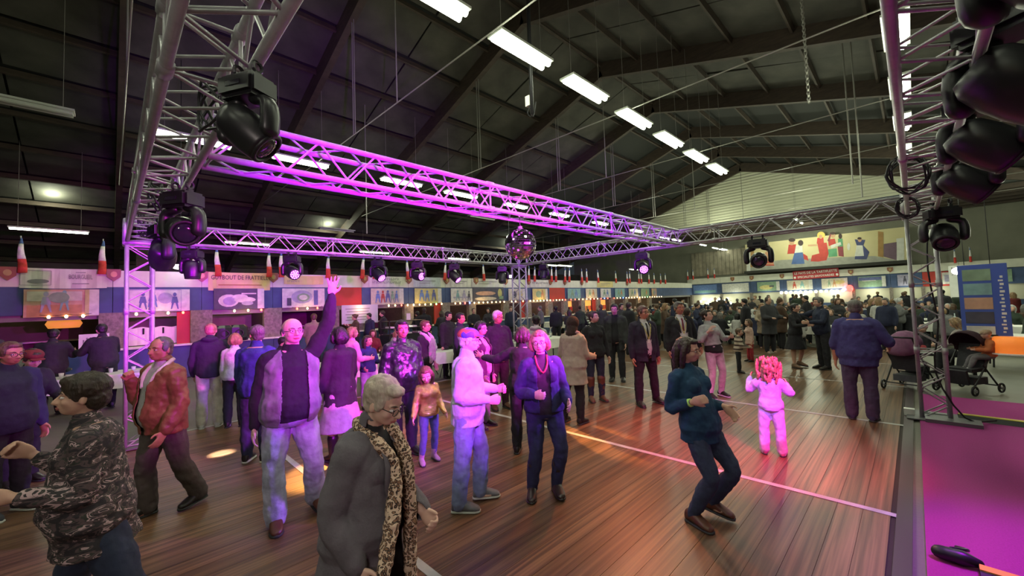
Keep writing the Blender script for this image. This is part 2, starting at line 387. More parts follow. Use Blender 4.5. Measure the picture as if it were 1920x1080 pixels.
    # ---- shoes
    if shoes and not simple:
        for s in (1, -1):
            an = off+A[s][2]; kn = off+A[s][1]; lift = an[2]-.047*k
            fa = feet[0] if s == 1 else feet[1]
            yd = np.array((s*math.sin(R(fa)), math.cos(R(fa)), 0.)); xd = np.array((yd[1], -yd[0], 0))
            pit = R(min(60, lift/k*260)); fd = nrm(yd*math.cos(pit)-np.array((0, 0, 1))*math.sin(pit)); ud = np.cross(xd, fd)
            o_ = an-ud*.047*k; L = .158*k
            m = MB(); rings = []
            for t_, hw, hh in ((-.27,.012,.016),(-.22,.023,.03),(-.08,.026,.036),(.1,.025,.033),(.3,.028,.024),(.52,.029,.017),(.66,.023,.013),(.73,.012,.008)):
                rings.append((o_+fd*t_*L+ud*(hh+.007)*k, xd*hw*k*1.05, ud*hh*k))
            m.loft(rings, 14)
            top_ = shoes[1] if len(shoes) > 1 else .0
            dd = nrm(kn-an)
            m.chain([an-ud*.01*k, an+dd*(.012+top_)*k], [.026*k, (.026+top_*.12)*k], 12)
            so = kid('boot' if top_ > .03 else 'shoe', m, shoes[0], vox, 0, 3)
            q = MB(); rings = []
            for t_, hw in ((-.28,.012),(-.22,.024),(0,.027),(.3,.031),(.55,.032),(.69,.024),(.75,.01)):
                rings.append((o_+fd*t_*L+ud*.006*k, xd*hw*k, ud*.008*k))
            q.loft(rings, 8)
            if len(shoes) > 3 and shoes[3]: q.box(tuple(o_-fd*.19*L-ud*.012*k), (.04*k, .04*k, .05*k), math.atan2(-yd[0], yd[1]))
            obj('sole', q, shoes[2] if len(shoes) > 2 else MATS['dark_rubber'], so, smooth=True)
    # ---- hair
    if hair:
        st, hm = hair[0], hair[1]; m = MB()
        if st != 'bald':
            if st in ('short', 'bob', 'long', 'bun', 'curly', 'volume', 'pony', 'crop', 'crown'):
                m.ell(H(0, -.20, .30), (.79*u, .86*u, .80*u) if st != 'crop' else (.745*u, .82*u, .78*u), Rh, 18, 12)
                if st != 'crop':
                    m.ell(H(0, .34, .72), (.50*u, .42*u, .26*u), Rh, 12, 8)
                m.ell(H(0, -.42, -.18), (.66*u, .50*u, .58*u), Rh, 14, 8)
                for x in (-1, 1): m.ell(H(x*.62, .12, .12), (.15*u, .30*u, .36*u), Rh, 10, 7)
            if st == 'crown':
                m.ell(H(0, -.30, .46), (.84*u, .86*u, .74*u), Rh, 16, 10); m.ell(H(0, -.62, .0), (.62*u, .44*u, .62*u), Rh, 12, 8); m.ell(H(.12, .42, .80), (.50*u, .44*u, .24*u), Rh, 12, 8)
            if st == 'volume':
                m.ell(H(0, -.15, .42), (.92*u, .95*u, .80*u), Rh, 16, 10)
                m.ell(H(0, .45, .72), (.62*u, .44*u, .30*u), Rh, 12, 8); m.ell(H(0, -.5, -.1), (.82*u, .6*u, .7*u), Rh, 12, 8)
            if st in ('bob', 'long', 'curly'):
                ln = {'bob': -.75, 'long': -1.7, 'curly': -1.1}[st]
                for x in (-1, 1):
                    m.chain([H(x*.55, .05, .5), H(x*.78, -.05, 0), H(x*.80, -.10, -.5), H(x*.62, -.18, ln)], [.28*u, .25*u, .25*u, .18*u], 10)
                    m.chain([H(x*.3, -.6, .3), H(x*.45, -.75, -.3), H(x*.4, -.70, ln)], [.4*u, .4*u, .24*u], 10)
                m.chain([H(0, -.6, .3), H(0, -.8, -.3), H(0, -.72, ln)], [.4*u, .4*u, .26*u], 10)
            if st == 'curly':
                for i in range(230):
                    a = rng.uniform(0, 2*math.pi); z = rng.uniform(-1.9, .95); y = math.sin(a)
                    if y > .35 and z < .35: continue
                    rr = (1.12+.16*math.sin(7*a))*math.sqrt(max(.15, 1-(max(z, 0)/1.1)**2))*(1-.12*max(0, -z-1)); m.ell(H(rr*math.cos(a)*1.12, rr*y-.2, z+.25), (.15*u, .15*u, .34*u), Rh, 8, 6)
            if st == 'bun': m.ell(H(0, -1.1, .45), (.36*u, .34*u, .36*u), Rh, 12, 8)
            if st == 'pony': m.chain([H(0, -.85, .4), H(0, -1.25, .1), H(0, -1.15, -.9)], [.2*u, .24*u, .1*u], 10)
            if st == 'hood': m.ell(H(0, -.22, .15), (.92*u, .98*u, 1.0*u), Rh, 16, 10); m.chain([H(0, -.4, -.5), T(.30, 0, -.02)], [.75*u, .06*k], 12)
            if st == 'bonnet': m.ell(H(0, -.1, .42), (.82*u, .95*u, .72*u), Rh, 16, 10)
            kid('hair' if st not in ('hood', 'bonnet') else 'hood', m, hm, max(.006, vox*.8), .012 if not simple else 0, 2, .02)
        else:
            for x in (-1, 1): m.ell(H(x*.66, -.2, 0), (.12*u, .42*u, .3*u), Rh, 10, 7)
            m.ell(H(0, -.72, -.05), (.6*u, .26*u, .36*u), Rh, 12, 7)
            kid('hair', m, hm, vox*.8, .006, 2, .02)
    # ---- face
    if not simple:
        e = MB(); ir = MB(); br = MB()
        for x in (-1, 1):
            e.ell(H(x*.27, .665, -.015), (.125*u, .12*u, .07*u), Rh, 10, 6)
            ir.ell(H(x*.27, .755, -.015), (.052*u, .04*u, .055*u), Rh, 8, 5)
            br.chain([H(x*.12, .80, .17), H(x*.28, .79, .23), H(x*.44, .66, .18)], [.025*u, .035*u, .02*u], 6, 2)
        eo = obj('eye', e, MATS['eye_white'], root, smooth=True); obj('iris', ir, MATS['dark_iris'], eo, smooth=True)
        obj('eyebrow', br, (hair[2] if hair and len(hair) > 2 else MATS['brow_dark']), root, smooth=True)
        lp = MB(); lp.chain([H(-.20, .78, -.545), H(-.07, .855, -.53), H(.07, .855, -.53), H(.20, .78, -.545)], [.02*u, .04*u, .04*u, .02*u], 8, 2)
        lp.chain([H(-.17, .76, -.585), H(0, .835, -.605), H(.17, .76, -.585)], [.02*u, .045*u, .02*u], 8, 2)
        obj('lips', lp, MATS['lip'], root, smooth=True)
    ctx = dict(root=root, T=T, H=H, Rh=Rh, Rt=Rt, k=k, u=u, AR=AR, P=P, vox=vox, A={s: [off+q for q in A[s]] for s in (1, -1)})
    for ex_ in extras: ex_(ctx)
    return root
# ---- extras
def x_glasses(m=None, r=.22):
    def f(c):
        H, u, Rh = c['H'], c['u'], c['Rh']; g = MB()
        X = Rh @ np.array((1, 0, 0)); Z = Rh @ np.array((0, 0, 1))
        for x in (-1, 1):
            g.torus(H(x*.28, .90, -.02), X, Z*.78, r*u, .022*u, 18, 5)
            g.tube(H(x*.52, .88, .02), H(x*.74, -.05, .02), .02*u, n=5)
        g.tube(H(-.08, .94, .02), H(.08, .94, .02), .02*u, n=5)
        obj('glasses', g, m or BLK, c['root'], smooth=True)
    return f
def x_cap(m, m2):
    def f(c):
        H, u, Rh = c['H'], c['u'], c['Rh']; g = MB(); g.ell(H(0, -.10, .48), (.84*u, .98*u, .60*u), Rh, 18, 10)
        o = link('cap', remesh(g, 'cap', .007, 3, .006, .05), m, c['root'])
        g = MB(); g.ell(H(0, .92, .34), (.60*u, .42*u, .07*u), Rh, 14, 6); obj('cap_peak', g, m2, o, smooth=True)
    return f
def x_ring_strip(name, m, pts_s, r, flat=1):
    def f(c):
        T, k = c['T'], c['k']; g = MB(); g.chain([T(*p) for p in pts_s], [r]*len(pts_s), 8, 3); obj(name, g, m, c['root'], smooth=True)
    return f
def x_lanyard(m, y=.085):
    def f(c):
        T, k = c['T'], c['k']; g = MB()
        for x in (-1, 1): g.chain([T(.30, x*.042, .0), T(.275, x*.045, y*.75), T(.2, x*.022, y+.008), T(.13, 0, y+.01)], [.007]*4, 6, 3)
        o = obj('lanyard', g, m, c['root'], smooth=True)
        g = MB(); g.box(tuple(T(.115, 0, y+.012)), (.05, .008, .06)); obj('badge', g, WHT, o)
    return f
def x_tie(m, y=.078):
    def f(c):
        T, k = c['T'], c['k']; g = MB(); g.chain([T(.285, 0, y*.78), T(.25, 0, y), T(.15, 0, y+.012), T(.06, 0, y+.012)], [.018, .014, .026, .032], 8, 3, flat=((0, 1, 0), .3))
        obj('tie', g, m, c['root'], smooth=True)
    return f
def x_lapel(m, w=.05, y=.08, s0=.28, s1=.12):
    def f(c):
        T, k = c['T'], c['k']
        for x in (-1, 1):
            g = MB(); g.chain([T(s0+.02, x*.035, y*.3), T(s0-.02, x*.05, y*.95), T((s0+s1)/2, x*.052, y+.01), T(s1, x*.02, y+.012)], [.016, .03, .034, .006], 10, 3, flat=((0, 1, 0), .3))
            obj('lapel', g, m, c['root'], smooth=True)
    return f
def x_band(side, m, r=.021, t=.9):
    def f(c):
        S, E, W_, d = c['AR'][side]; k = c['k']; g = MB(); p = E+(W_-E)*t; g.tube(p-d*.012, p+d*.012, r*k, n=14); obj('wristband', g, m, c['root'], smooth=True)
    return f
def x_stripe(m, side=1):
    def f(c):
        k = c['k']; g = MB(); hp_, kn, an = c['A'][side]; o_ = np.array((side*.046*k, 0, 0))
        g.chain([hp_+o_*1.25, kn+o_, an+o_*.8], [.012]*3, 6); obj('side_stripe', g, m, c['root'], smooth=True)
    return f
# ================================================================== setting
mat('dark_rubber', (.03, .03, .03), .7); mat('eye_white', (.7, .68, .65), .3); mat('dark_iris', (.03, .02, .015), .2)
mat('brow_dark', (.06, .04, .03), .8); mat('lip', (.42, .13, .12), .5)
def wood_mat():
    m = mat('dance_floor_wood', (.3, .12, .04), .42); nt = m.node_tree; b = nt.nodes['Principled BSDF']
    tc = nt.nodes.new('ShaderNodeTexCoord'); oi = nt.nodes.new('ShaderNodeObjectInfo')
    ad = nt.nodes.new('ShaderNodeVectorMath'); ad.operation = 'MULTIPLY_ADD'
    cmb = nt.nodes.new('ShaderNodeCombineXYZ'); nt.links.new(oi.outputs['Random'], cmb.inputs[0]); nt.links.new(oi.outputs['Random'], cmb.inputs[1])
    nt.links.new(cmb.outputs[0], ad.inputs[0]); ad.inputs[1].default_value = (37, 53, 0); nt.links.new(tc.outputs['Object'], ad.inputs[2])
    mp = nt.nodes.new('ShaderNodeMapping'); mp.inputs['Scale'].default_value = (22, 1.1, 1); nt.links.new(ad.outputs[0], mp.inputs[0])
    n = nt.nodes.new('ShaderNodeTexNoise'); n.inputs['Scale'].default_value = 1.3; n.inputs['Detail'].default_value = 8; n.inputs['Distortion'].default_value = .6
    nt.links.new(mp.outputs[0], n.inputs['Vector'])
    r = nt.nodes.new('ShaderNodeValToRGB'); e = r.color_ramp.elements; e[0].position = .32; e[0].color = (.055, .027, .014, 1); e[1].position = .74; e[1].color = (.24, .125, .062, 1)
    q = e.new(.5); q.color = (.125, .062, .031, 1); nt.links.new(n.outputs[0], r.inputs[0])
    mx = nt.nodes.new('ShaderNodeHueSaturation'); v = nt.nodes.new('ShaderNodeMapRange'); v.inputs[3].default_value = .8; v.inputs[4].default_value = 1.25
    nt.links.new(oi.outputs['Random'], v.inputs[0]); nt.links.new(v.outputs[0], mx.inputs['Value']); nt.links.new(r.outputs[0], mx.inputs['Color']); nt.links.new(mx.outputs[0], b.inputs['Base Color'])
    return m
WOOD = wood_mat()
FLOORM = mat('grey_concrete_floor', (.16, .155, .12), .55, nz=.2, nscale=.7, bump=.2, bscale=30)
fl = MB(); fl.box((-9, 16, -.06), (46, 60, .08)); floor = struct(obj('floor', fl, FLOORM))
# dance floor boards
bw = .178; X0, X1 = -8.62, -.22
rowsY = [(-1.4, 1.66), (1.66, 4.78), (4.78, 7.98), (7.98, 11.1), (11.1, 14.3), (14.3, 17.4)]
tb = MB(); ww, ll_ = bw-.003, 3.1
tb.add([(-ww/2, -.5, -.018), (ww/2, -.5, -.018), (ww/2, .5, -.018), (-ww/2, .5, -.018), (-ww/2, -.5, 0), (ww/2, -.5, 0), (ww/2, .5, 0), (-ww/2, .5, 0)], [(3,2,1,0),(4,5,6,7),(0,1,5,4),(1,2,6,5),(2,3,7,6),(3,0,4,7)])
bme = tb.mesh('board')
dfl = thing('dance_floor', 'large brown wooden board dance floor in the middle of the hall', 'dance floor', (0, 0, 0))
dfl['kind'] = 'structure'
sub = MB(); sub.box(((X0+X1)/2, 8, -.013), (X1-X0+.06, 18.9, .012)); obj('floor_base', sub, mat('dark_floor_base', (.02, .012, .008), .8), dfl)
nb = int((X1-X0)/bw)
for (a, b) in rowsY:
    for i in range(nb):
        o = link('board', bme, WOOD, dfl, (X0+bw*(i+.5), (a+b)/2, .001*rng.rand())); o.scale = (1, b-a-.004, 1)
TAPE = mat('white_floor_tape', (.42, .41, .40), .7, nz=.2, nscale=5)
for i, y in enumerate((1.66, 4.78, 7.98, 11.1, 14.3)):
    m = MB(); m.box(((X0+X1)/2, y, .003), (X1-X0, .07 if i < 3 else .05, .003))
    tag(obj('floor_tape', m, TAPE), ['pale tape seam across the dance floor running under the grey coat woman', 'pale tape seam on the dance floor crossing behind the dancing woman in teal', 'white tape seam on the dance floor beside the little girl in lilac', 'white tape seam across the dance floor under the embracing couple', 'farthest white tape seam across the dance floor'][i], 'floor tape')
m = MB(); m.box((X1+.05, 5, .004), (.10, 15, .006)); tag(obj('edge_strip', m, mat('dark_edge_strip', (.05, .03, .035), .5)), 'dark strip along the right edge of the dance floor beside the carpet', 'edging')
m = MB(); m.box((X0-.03, 4.5, .0), (.08, 12.5, .012)); tag(obj('edge_strip', m, mat('pale_edge_strip', (.4, .38, .35), .6)), 'pale metal strip along the left edge of the dance floor', 'edging')
# carpet on the right
CARP = mat('magenta_carpet', (.36, .03, .22), .95, nz=.12, nscale=90, bump=.4, bscale=400)
m = MB(); m.box((2.6, 4.2, .0), (5.3, 12.6, .02)); tag(obj('carpet', m, CARP), 'flat magenta carpet to the right of the dance floor', 'carpet')
def ramp(y0, x0, x1, label, col, yo):
    m = MB(); t = thing('cable_ramp', label, 'cable ramp', (0, 0, 0))
    n = 6
    m.add([(x0, y0-.13, .011), (x1, y0+yo-.13, .011), (x1, y0+yo-.05, .06), (x0, y0-.05, .06), (x0, y0+.05, .06), (x1, y0+yo+.05, .06), (x1, y0+yo+.13, .011), (x0, y0+.13, .011)],
          [(0,1,2,3), (3,2,5,4), (4,5,6,7), (0,3,4,7), (1,6,5,2), (0,7,6,1)]); obj('ramp_body', m, mat('black_rubber_ramp', (.015,.015,.015), .6), t)
    m = MB(); m.box(((x0+x1)/2, y0+yo/2+.01, .064), (x1-x0, .075, .01), math.atan2(yo, x1-x0)); obj('lid', m, col, t)
ramp(8.9, .35, 3.2, 'black cable ramp with a yellow lid at the foot of the right truss tower', mat('yellow_ramp_lid', (.62, .55, .08), .6), -.15)
ramp(4.12, .20, 3.0, 'black cable ramp with an orange lid at the bottom right corner', mat('orange_ramp_lid', (.95, .42, .06), .6), -.1)
# connector box at the near ramp
t = thing('cable_connector', 'dark cable connector at the end of the near cable ramp', 'connector', (.08, 4.2, .01)); m = MB(); m.chain([(-.06, 0, .05), (.05, 0, .05), (.12, 0, .045)], [.045, .05, .03], 12); obj('plug', m, BLK, t, smooth=True)
m = MB(); m.chain([(.0, .02, .09), (.08, .1, .07), (.03, .2, .03)], [.012]*3, 8); obj('cable', m, BLK, t, smooth=True)

# ---- roof
RX, RZ = -8.9, 12.0; EL, ZL = -30.0, 4.9; ER, ZR = 13.0, 5.6
PANM = mat('dark_insulation_panel', (.050, .048, .038), .85, nz=.45, nscale=.9, bump=.8, bscale=3)
ROOFM = mat('roof_dark_sheet', (.016, .017, .015), .9)
TIM = mat('dark_glulam_timber', (.040, .027, .018), .75, nz=.3, nscale=3, stretch=(1, 1, 4))
m = MB()
m.add([(EL, -12, ZL+.12), (RX, -12, RZ+.12), (RX, 35, RZ+.12), (EL, 35, ZL+.12), (ER, -12, ZR+.12), (ER, 35, ZR+.12)], [(0,1,2,3), (1,4,5,2)])
m.add([(EL, -12, ZL+.3), (RX, -12, RZ+.3), (RX, 35, RZ+.3), (EL, 35, ZL+.3), (ER, -12, ZR+.3), (ER, 35, ZR+.3)], [(3,2,1,0), (2,5,4,1)])
ceil = struct(obj('ceiling', m, ROOFM))
aL = math.atan2(RZ-ZL, RX-EL); aR = math.atan2(ZR-RZ, ER-RX)
LL = math.hypot(RZ-ZL, RX-EL); LR = math.hypot(ZR-RZ, ER-RX)
pm = MB(); pm.box((0, 0, 0), (1.66, 2.36, .05)); pme = pm.mesh('ceiling_panel')
framesY = [-9.5 + 4.85*i for i in range(10)]
cnt = 0
for j, y in enumerate(framesY[:-1]):
    for (L, a, ox, oz, sg) in ((LL, aL, EL, ZL, 1), (LR, aR, RX, RZ, 1)):
        nn = int(L/1.75)
        for i in range(nn):
            for q in (0, 1):
                cnt += 1
                if cnt > 299: continue
                s = (i+.5)*L/nn; o = link('ceiling_panel', pme, PANM, ceil, (ox+math.cos(a)*s, y+1.22+q*2.42, oz+math.sin(a)*s+.02), (R(rng.uniform(-1.2, 1.2)), -a+R(rng.uniform(-.8, .8)), 0))
# rafters, purlins
for j, y in enumerate(framesY):
    lab = 'dark timber roof frame number %d' % j
    t = tag(thing('roof_frame', None, None, (0, y, 0)), None, None); t['kind'] = 'structure'; t.name = 'trim_%d' % (j+1)
    for (L, a, ox, oz) in ((LL, aL, EL, ZL), (LR, aR, RX, RZ)):
        m = MB(); m.box((ox+math.cos(a)*L/2, 0, oz+math.sin(a)*L/2-.32), (L, .2, .62), 0, 0, -a); obj('rafter', m, TIM, t)
    for sg, xx in ((-1, -14.5), (1, -5.3)):
        pass
    m = MB(); m.tube((EL+.5, 0, 7.0-.0), (ER-.5, 0, 7.0), .016, n=6) if False else m.tube((-22.5, 0, 7.05), (4.6, 0, 7.05), .016, n=6); obj('tie_rod', m, mat('tie_rod_steel', (.30, .29, .26), .5, .6), t)
    for xh in (-11.4, -8.9) if j % 2 else (-11.4,):
        zt = ZL+(xh-EL)*math.tan(aL) if xh < RX else RZ+(xh-RX)*math.tan(aR)
        for dx in (-.06, .06) if xh in (-11.4,) else (0,):
            m = MB(); m.tube((xh+dx, 0, 7.05), (xh+dx, 0, zt-.5), .018, n=6); obj('hanger_rod', m, mat('tie_rod_steel', (.30, .29, .26)), t)
for k, (L, a, ox, oz) in enumerate(((LL, aL, EL, ZL), (LR, aR, RX, RZ))):
    nn = int(L/1.75)
    for i in range(nn+1):
        s = i*L/nn; m = MB(); m.box((ox+math.cos(a)*s, 12, oz+math.sin(a)*s-.10), (.07, 46, .18), 0, 0, -a); obj('purlin', m, TIM, ceil)
# V brackets at the ridge lights
BR = mat('rusty_bracket', (.20, .10, .06), .7, nz=.3)
# gable and far extension
GW = mat('cream_ribbed_gable', (.50, .50, .38), .7, nz=.06, nscale=.5)
m = MB(); Yg = 35.0
zr = 7.85; step = .22
def roofz(x): return ZL+(x-EL)*math.tan(aL) if x < RX else RZ+(x-RX)*math.tan(aR)
gab = thing('wall_far_gable', None, None); gab['kind'] = 'structure'
z = zr; i = 0
while z < RZ-.1:
    xl = EL+(z+.1-ZL)/math.tan(aL); xr = min(12.5, RX+(z+.1-RZ)/math.tan(aR)); xl = max(xl, -21.0)
    m = MB(); m.add([(xl, Yg+.03, z), (xr, Yg+.03, z), (xr, Yg, z+.1), (xl, Yg, z+.1), (xr, Yg+.03, z+step), (xl, Yg+.03, z+step), (xl, Yg+.1, z), (xr, Yg+.1, z), (xr, Yg+.1, z+step), (xl, Yg+.1, z+step)],
                  [(0,1,2,3), (3,2,4,5), (7,6,9,8), (0,6,7,1), (5,4,8,9), (6,0,3,5,9), (1,7,8,4,2)])
    obj('rib', m, GW, gab); z += step
m = MB(); m.box((-9.0, 38.6, 7.7), (44, 7.2, .15)); struct(obj('ceiling_extension', m, mat('dark_green_ceiling', (.03, .035, .03), .8, nz=.3, nscale=1)))
for i in range(5):
    m = MB(); m.box((-9, 35.6+i*1.5, 7.5), (44, .12, .3)); o = struct(obj('trim_%d' % (20+i), m, TIM))
WALLD = mat('dark_hall_wall', (.055, .05, .042), .85, nz=.3, nscale=1.2)
def wallbox(name, c, d, mt): m = MB(); m.box(c, d); return struct(obj(name, m, mt))
wallbox('wall_back', (-9, 42.6, 4), (44, .15, 8.2), mat('olive_back_wall', (.17, .17, .13), .8, nz=.12, nscale=1))
wl = wallbox('wall_left', (-30.2, 14, 2.5), (.15, 58, 5.2), WALLD)
wallbox('wall_right', (13.1, 14, 3), (.15, 58, 6.0), WALLD)
wallbox('wall_rear', (-9, -12.2, 5.5), (44, .15, 13), WALLD)
# vertical planks left of the mural
for i in range(14):
    m = MB(); m.box((-15.9+i*.36, 42.44, 5.1), (.33, .05, 2.4)); obj('plank', m, mat('grey_brown_plank', (.26, .23, .17), .8, nz=.3, nscale=2), bpy.data.objects['wall_back'])
# column on the left outer side
m = MB(); m.box((-22.5, .9, 3.4), (.35, .35, 7.2)); struct(obj('trim_40', m, TIM))

# ---- fluorescent fixtures
def fixture(x, y, z, label, L=1.25, lit=True, n=2, group=None, zt=None, w=.40):
    t = thing('ceiling_light', label, 'ceiling light', (x, y, z), 0, group)
    m = MB(); m.box((0, 0, .03), (w, L+.06, .05)); obj('reflector', m, TUBEOFF, t)
    for i in range(n):
        xx = (i-(n-1)/2)*w*.45
        m = MB(); m.tube((xx, -L/2, -.03), (xx, L/2, -.03), .055 if n == 2 else .035, n=8); obj('tube', m, TUBE if lit else TUBEOFF, t)
    for s in (-1, 1):
        m = MB(); m.tube((0, s*L*.4, .05), (0, s*L*.4, (zt or roofz(x)-.2)-z), .006, n=4); obj('chain', m, mat('tie_rod_steel', (.30, .29, .26)), t)
G1, G2, G3 = 'middle row of hanging fluorescent lights', 'left row of hanging fluorescent lights', 'right row of hanging fluorescent lights'
cF = {}
for (x, y) in FLUO:
    cF[x] = cF.get(x, 0)+1; od = ['first', 'second', 'third', 'fourth', 'fifth', 'sixth', 'seventh', 'eighth', 'ninth', 'tenth', 'last'][cF[x]-1]
    if x == -5.3:
        if y < 3: lab = od+' light of the middle row, above and behind the camera'
        else: lab = {3.6: 'hanging fluorescent light cut by the top edge of the picture', 5.83: 'largest hanging twin-tube light, beside the black ceiling pole', 8.05: 'second largest hanging light of the middle row'}.get(y, od+' hanging fluorescent light of the middle row, counted from the camera end')
        fixture(x, y, 7, lab, 1.45 if y > 3 else 1.4, group=G1)
    elif x == .04: fixture(x, y, 7, 'tall bright light left of the right truss, topmost' if y == 10.9 else od+' hanging light of the right row, beside the right truss', 1.5, group=G3)
    elif x == -14.5: fixture(x, y, 7, od+' hanging light of the left row, seen past the purple truss', 1.7 if y < 12 else 1.5, group=G2)
    elif y == -1.7: fixture(-21.0, -1.5, 5.0, 'lone lit fluorescent tube low over the left stalls', 1.8, True, 1, zt=8, w=.12)
fixture(-14.5, -1.55, 7.0, 'unlit grey fluorescent fixture at the left edge of the picture', 1.7, False)
for iq, (px, py, zz) in enumerate(((465, 456, 5.4), (703, 473, 5.4), (860, 485, 5.4), (905, 408, 7), (1031, 497, 5.0), (1059, 498, 5.0), (1189, 505, 5), (1236, 508, 5), (632, 431, 6.4))):
    p = atz(px, py, zz); fixture(p.x, p.y, zz, 'distant hanging light over the stalls, '+['just right of the left tower', 'between the two glowing lamps left of the raised hand', 'left of the mirror ball', 'above the purple truss near the mirror ball', 'right of the middle tower, left one', 'right of the middle tower, right one', 'left of the glowing head on the back truss', 'right of the glowing head on the back truss', 'above the raised hand'][iq], 1.9, py not in (431, 408), 1, 'distant lights over the left stalls')
for i, (px, py) in enumerate(((1246, 446), (1268, 450), (1318, 459), (1341, 465), (1355, 468), (1377, 471), (1387, 473))):
    p = atz(px, py, 6.3); fixture(p.x, min(p.y, 41.5), 6.3, 'small hanging light in the low ceiling behind the gable, left of the mural', 1.4, True, 1, 'lights under the low ceiling left of the mural', zt=7.6, w=.2)
for i, (px, py) in enumerate(((1492, 411), (1503, 418))):
    p = atz(px, py, 7.0); fixture(p.x, p.y, 7.0, 'small lamp above the mural, behind the silver truss', .5, True, 1, 'lamps above the mural', w=.2)
t = thing('mural_light', 'long bright light hung over the top of the mural', 'ceiling light', (-6.2, 40.2, 7.0)); m = MB(); m.box((0, 0, .04), (3.2, .3, .08)); obj('reflector', m, TUBEOFF, t); m = MB(); m.tube((-1.55, 0, -.03), (1.55, 0, -.03), .07, n=8); obj('tube', m, TUBE, t)
for s in (-1, 1): m = MB(); m.tube((s, 0, .05), (s, 0, .62), .02, n=5); obj('hanger', m, BLK, t)
areal('mural_lamp', (-6.2, 40.0, 6.9), (-6.2, 42.3, 5.2), 40, (1, 1, .7), 6, .3)
# black vertical pole with a small box
p0 = atx(998, 215, -6.0)
t = thing('ceiling_pole', 'black vertical pole with a small white box hanging beside the biggest light', 'pole', (p0.x, p0.y, p0.z)); m = MB(); m.tube((0, 0, 0), (0, 0, roofz(p0.x)-p0.z-.1), .045, n=8); obj('pole', m, BLKM, t, smooth=True)
m = MB(); m.box((-.10, 0, .35), (.12, .1, .24)); obj('sensor_box', m, WHT, t)
m = MB(); m.chain([(0, 0, .3), (-.15, 0, .1), (.02, 0, -.05), (.12, 0, .25)], [.012]*4, 6); obj('cable', m, BLK, t)
for (a, b, X) in (((1505, -5), (1517, 193), .0),):
    Y = 12.0; q0 = aty(a[0], a[1], Y); q1 = aty(b[0], b[1], Y)
    t = thing('hanging_chain', 'long steel chain hanging from the roof left of the right truss', 'chain', (q1.x, q1.y, q1.z)); n = 46; zt = roofz(q1.x)-q1.z
    for i in range(n):
        m = MB(); zc = (i+.5)*zt/n; U = (1, 0, 0) if i % 2 else (0, 1, 0); m.torus((0, 0, zc), np.array(U), (0, 0, 1.7), .028, .012, 8, 4); obj('link', m, mat('tie_rod_steel', (.3, .29, .26)), t)
for i, (a, b) in enumerate((((1597, 240), (1599, 345)), ((1616, 292), (1617, 370)), ((688, 372), (688, 438)))):
    Y = 16.0 if i < 2 else 7.0; q0 = aty(*a, Y); q1 = aty(*b, Y)
    m = MB(); m.tube((q1.x, q1.y, q1.z), (q1.x, q1.y, roofz(q1.x)-.1), .022, n=6); tag(obj('hanging_rod', m, mat('tie_rod_steel', (.3, .29, .26))), ['thin steel rod hanging left of the right truss, longer one', 'thin steel rod hanging left of the right truss, lower one', 'thin pale rod hanging above the purple lamp over the waving man'][i], 'rod')

# ---- trusses
def truss(label, p0, p1, wdt=.29, group=None, up=(0, 0, 1), seg=.50, chord_r=.025, name='truss_beam'):
    p0 = Vector(p0); p1 = Vector(p1); L = (p1-p0).length; t = thing(name, label, 'truss', tuple(p0), group=group)
    z = (p1-p0).normalized(); x = Vector(up).cross(z).normalized(); y = z.cross(x)
    t.rotation_euler = Matrix((x, y, z)).transposed().to_euler()
    h = wdt/2; m = MB(); m.tube((0, 0, 0), (0, 0, L), chord_r, n=12); cm = m.mesh('chord', True)
    for sx in (-1, 1):
        for sy in (-1, 1): link('chord', cm, ALU, t, (sx*h, sy*h, 0))
    n = max(2, int(round(L/seg))); d = L/n
    m = MB(); m.tube((-h, 0, 0), (h, 0, d/2), .010, n=6, cap=False); bm1 = m.mesh('brace', True)
    m = MB(); m.tube((h, 0, 0), (-h, 0, d/2), .010, n=6, cap=False); bm2 = m.mesh('brace', True)
    m = MB(); m.tube((-h, 0, 0), (h, 0, 0), .010, n=6, cap=False); bm3 = m.mesh('crossbar', True)
    for f, (rz_, ox, oy) in enumerate(((0, 0, h), (0, 0, -h), (math.pi/2, h, 0), (math.pi/2, -h, 0))):
        if 2*n*4 > 280 and f == 3: pass
        for i in range(n):
            link('brace', bm1, ALU, t, (ox, oy, i*d), (0, 0, rz_)); link('brace', bm2, ALU, t, (ox, oy, i*d+d/2), (0, 0, rz_))
        for zz in (0.02, L/3, 2*L/3, L-.02): link('crossbar', bm3, ALU, t, (ox, oy, zz), (0, 0, rz_))
    # couplers with end plates
    for k in (L/3, 2*L/3):
        for sx in (-1, 1):
            for sy in (-1, 1): m = MB(); m.tube((sx*h, sy*h, k-.05), (sx*h, sy*h, k+.05), chord_r*1.35, n=10); obj('coupler', m, ALU, t, smooth=True)
    return t
ZB = 3.20
LX, LY, RXX, RYY = -8.38, .31, .12, 8.70
def tower(x, y, label, base=True):
    t = truss(label, (x, y, .02), (x, y, ZB-.2), name='truss_tower', up=(0, 1, 0), seg=.42)
    if base:
        m = MB(); m.box((0, 0, 0), (.62, .62, .015)); obj('base_plate', m, mat('steel_plate', (.16, .16, .17), .5, .5), t)
    return t
tower(LX, LY, 'left vertical truss tower lit purple beside the man in the tan jacket')
tower(LX, RYY, 'middle vertical truss tower standing behind the mirror ball')
tower(RXX, RYY, 'right vertical truss tower standing on the magenta carpet')
def corner(x, y, label):
    m = MB(); t = thing('corner_block', label, 'truss corner', (x, y, ZB-.0))
    h = .17
    for a in (-1, 1):
        for b in (-1, 1):
            for (p, q) in (((a*h, b*h, -h), (a*h, b*h, h)), ((a*h, -h, b*h), (a*h, h, b*h)), ((-h, a*h, b*h), (h, a*h, b*h))):
                m = MB(); m.tube(p, q, .026, n=10); obj('edge_tube', m, ALU, t, smooth=True)
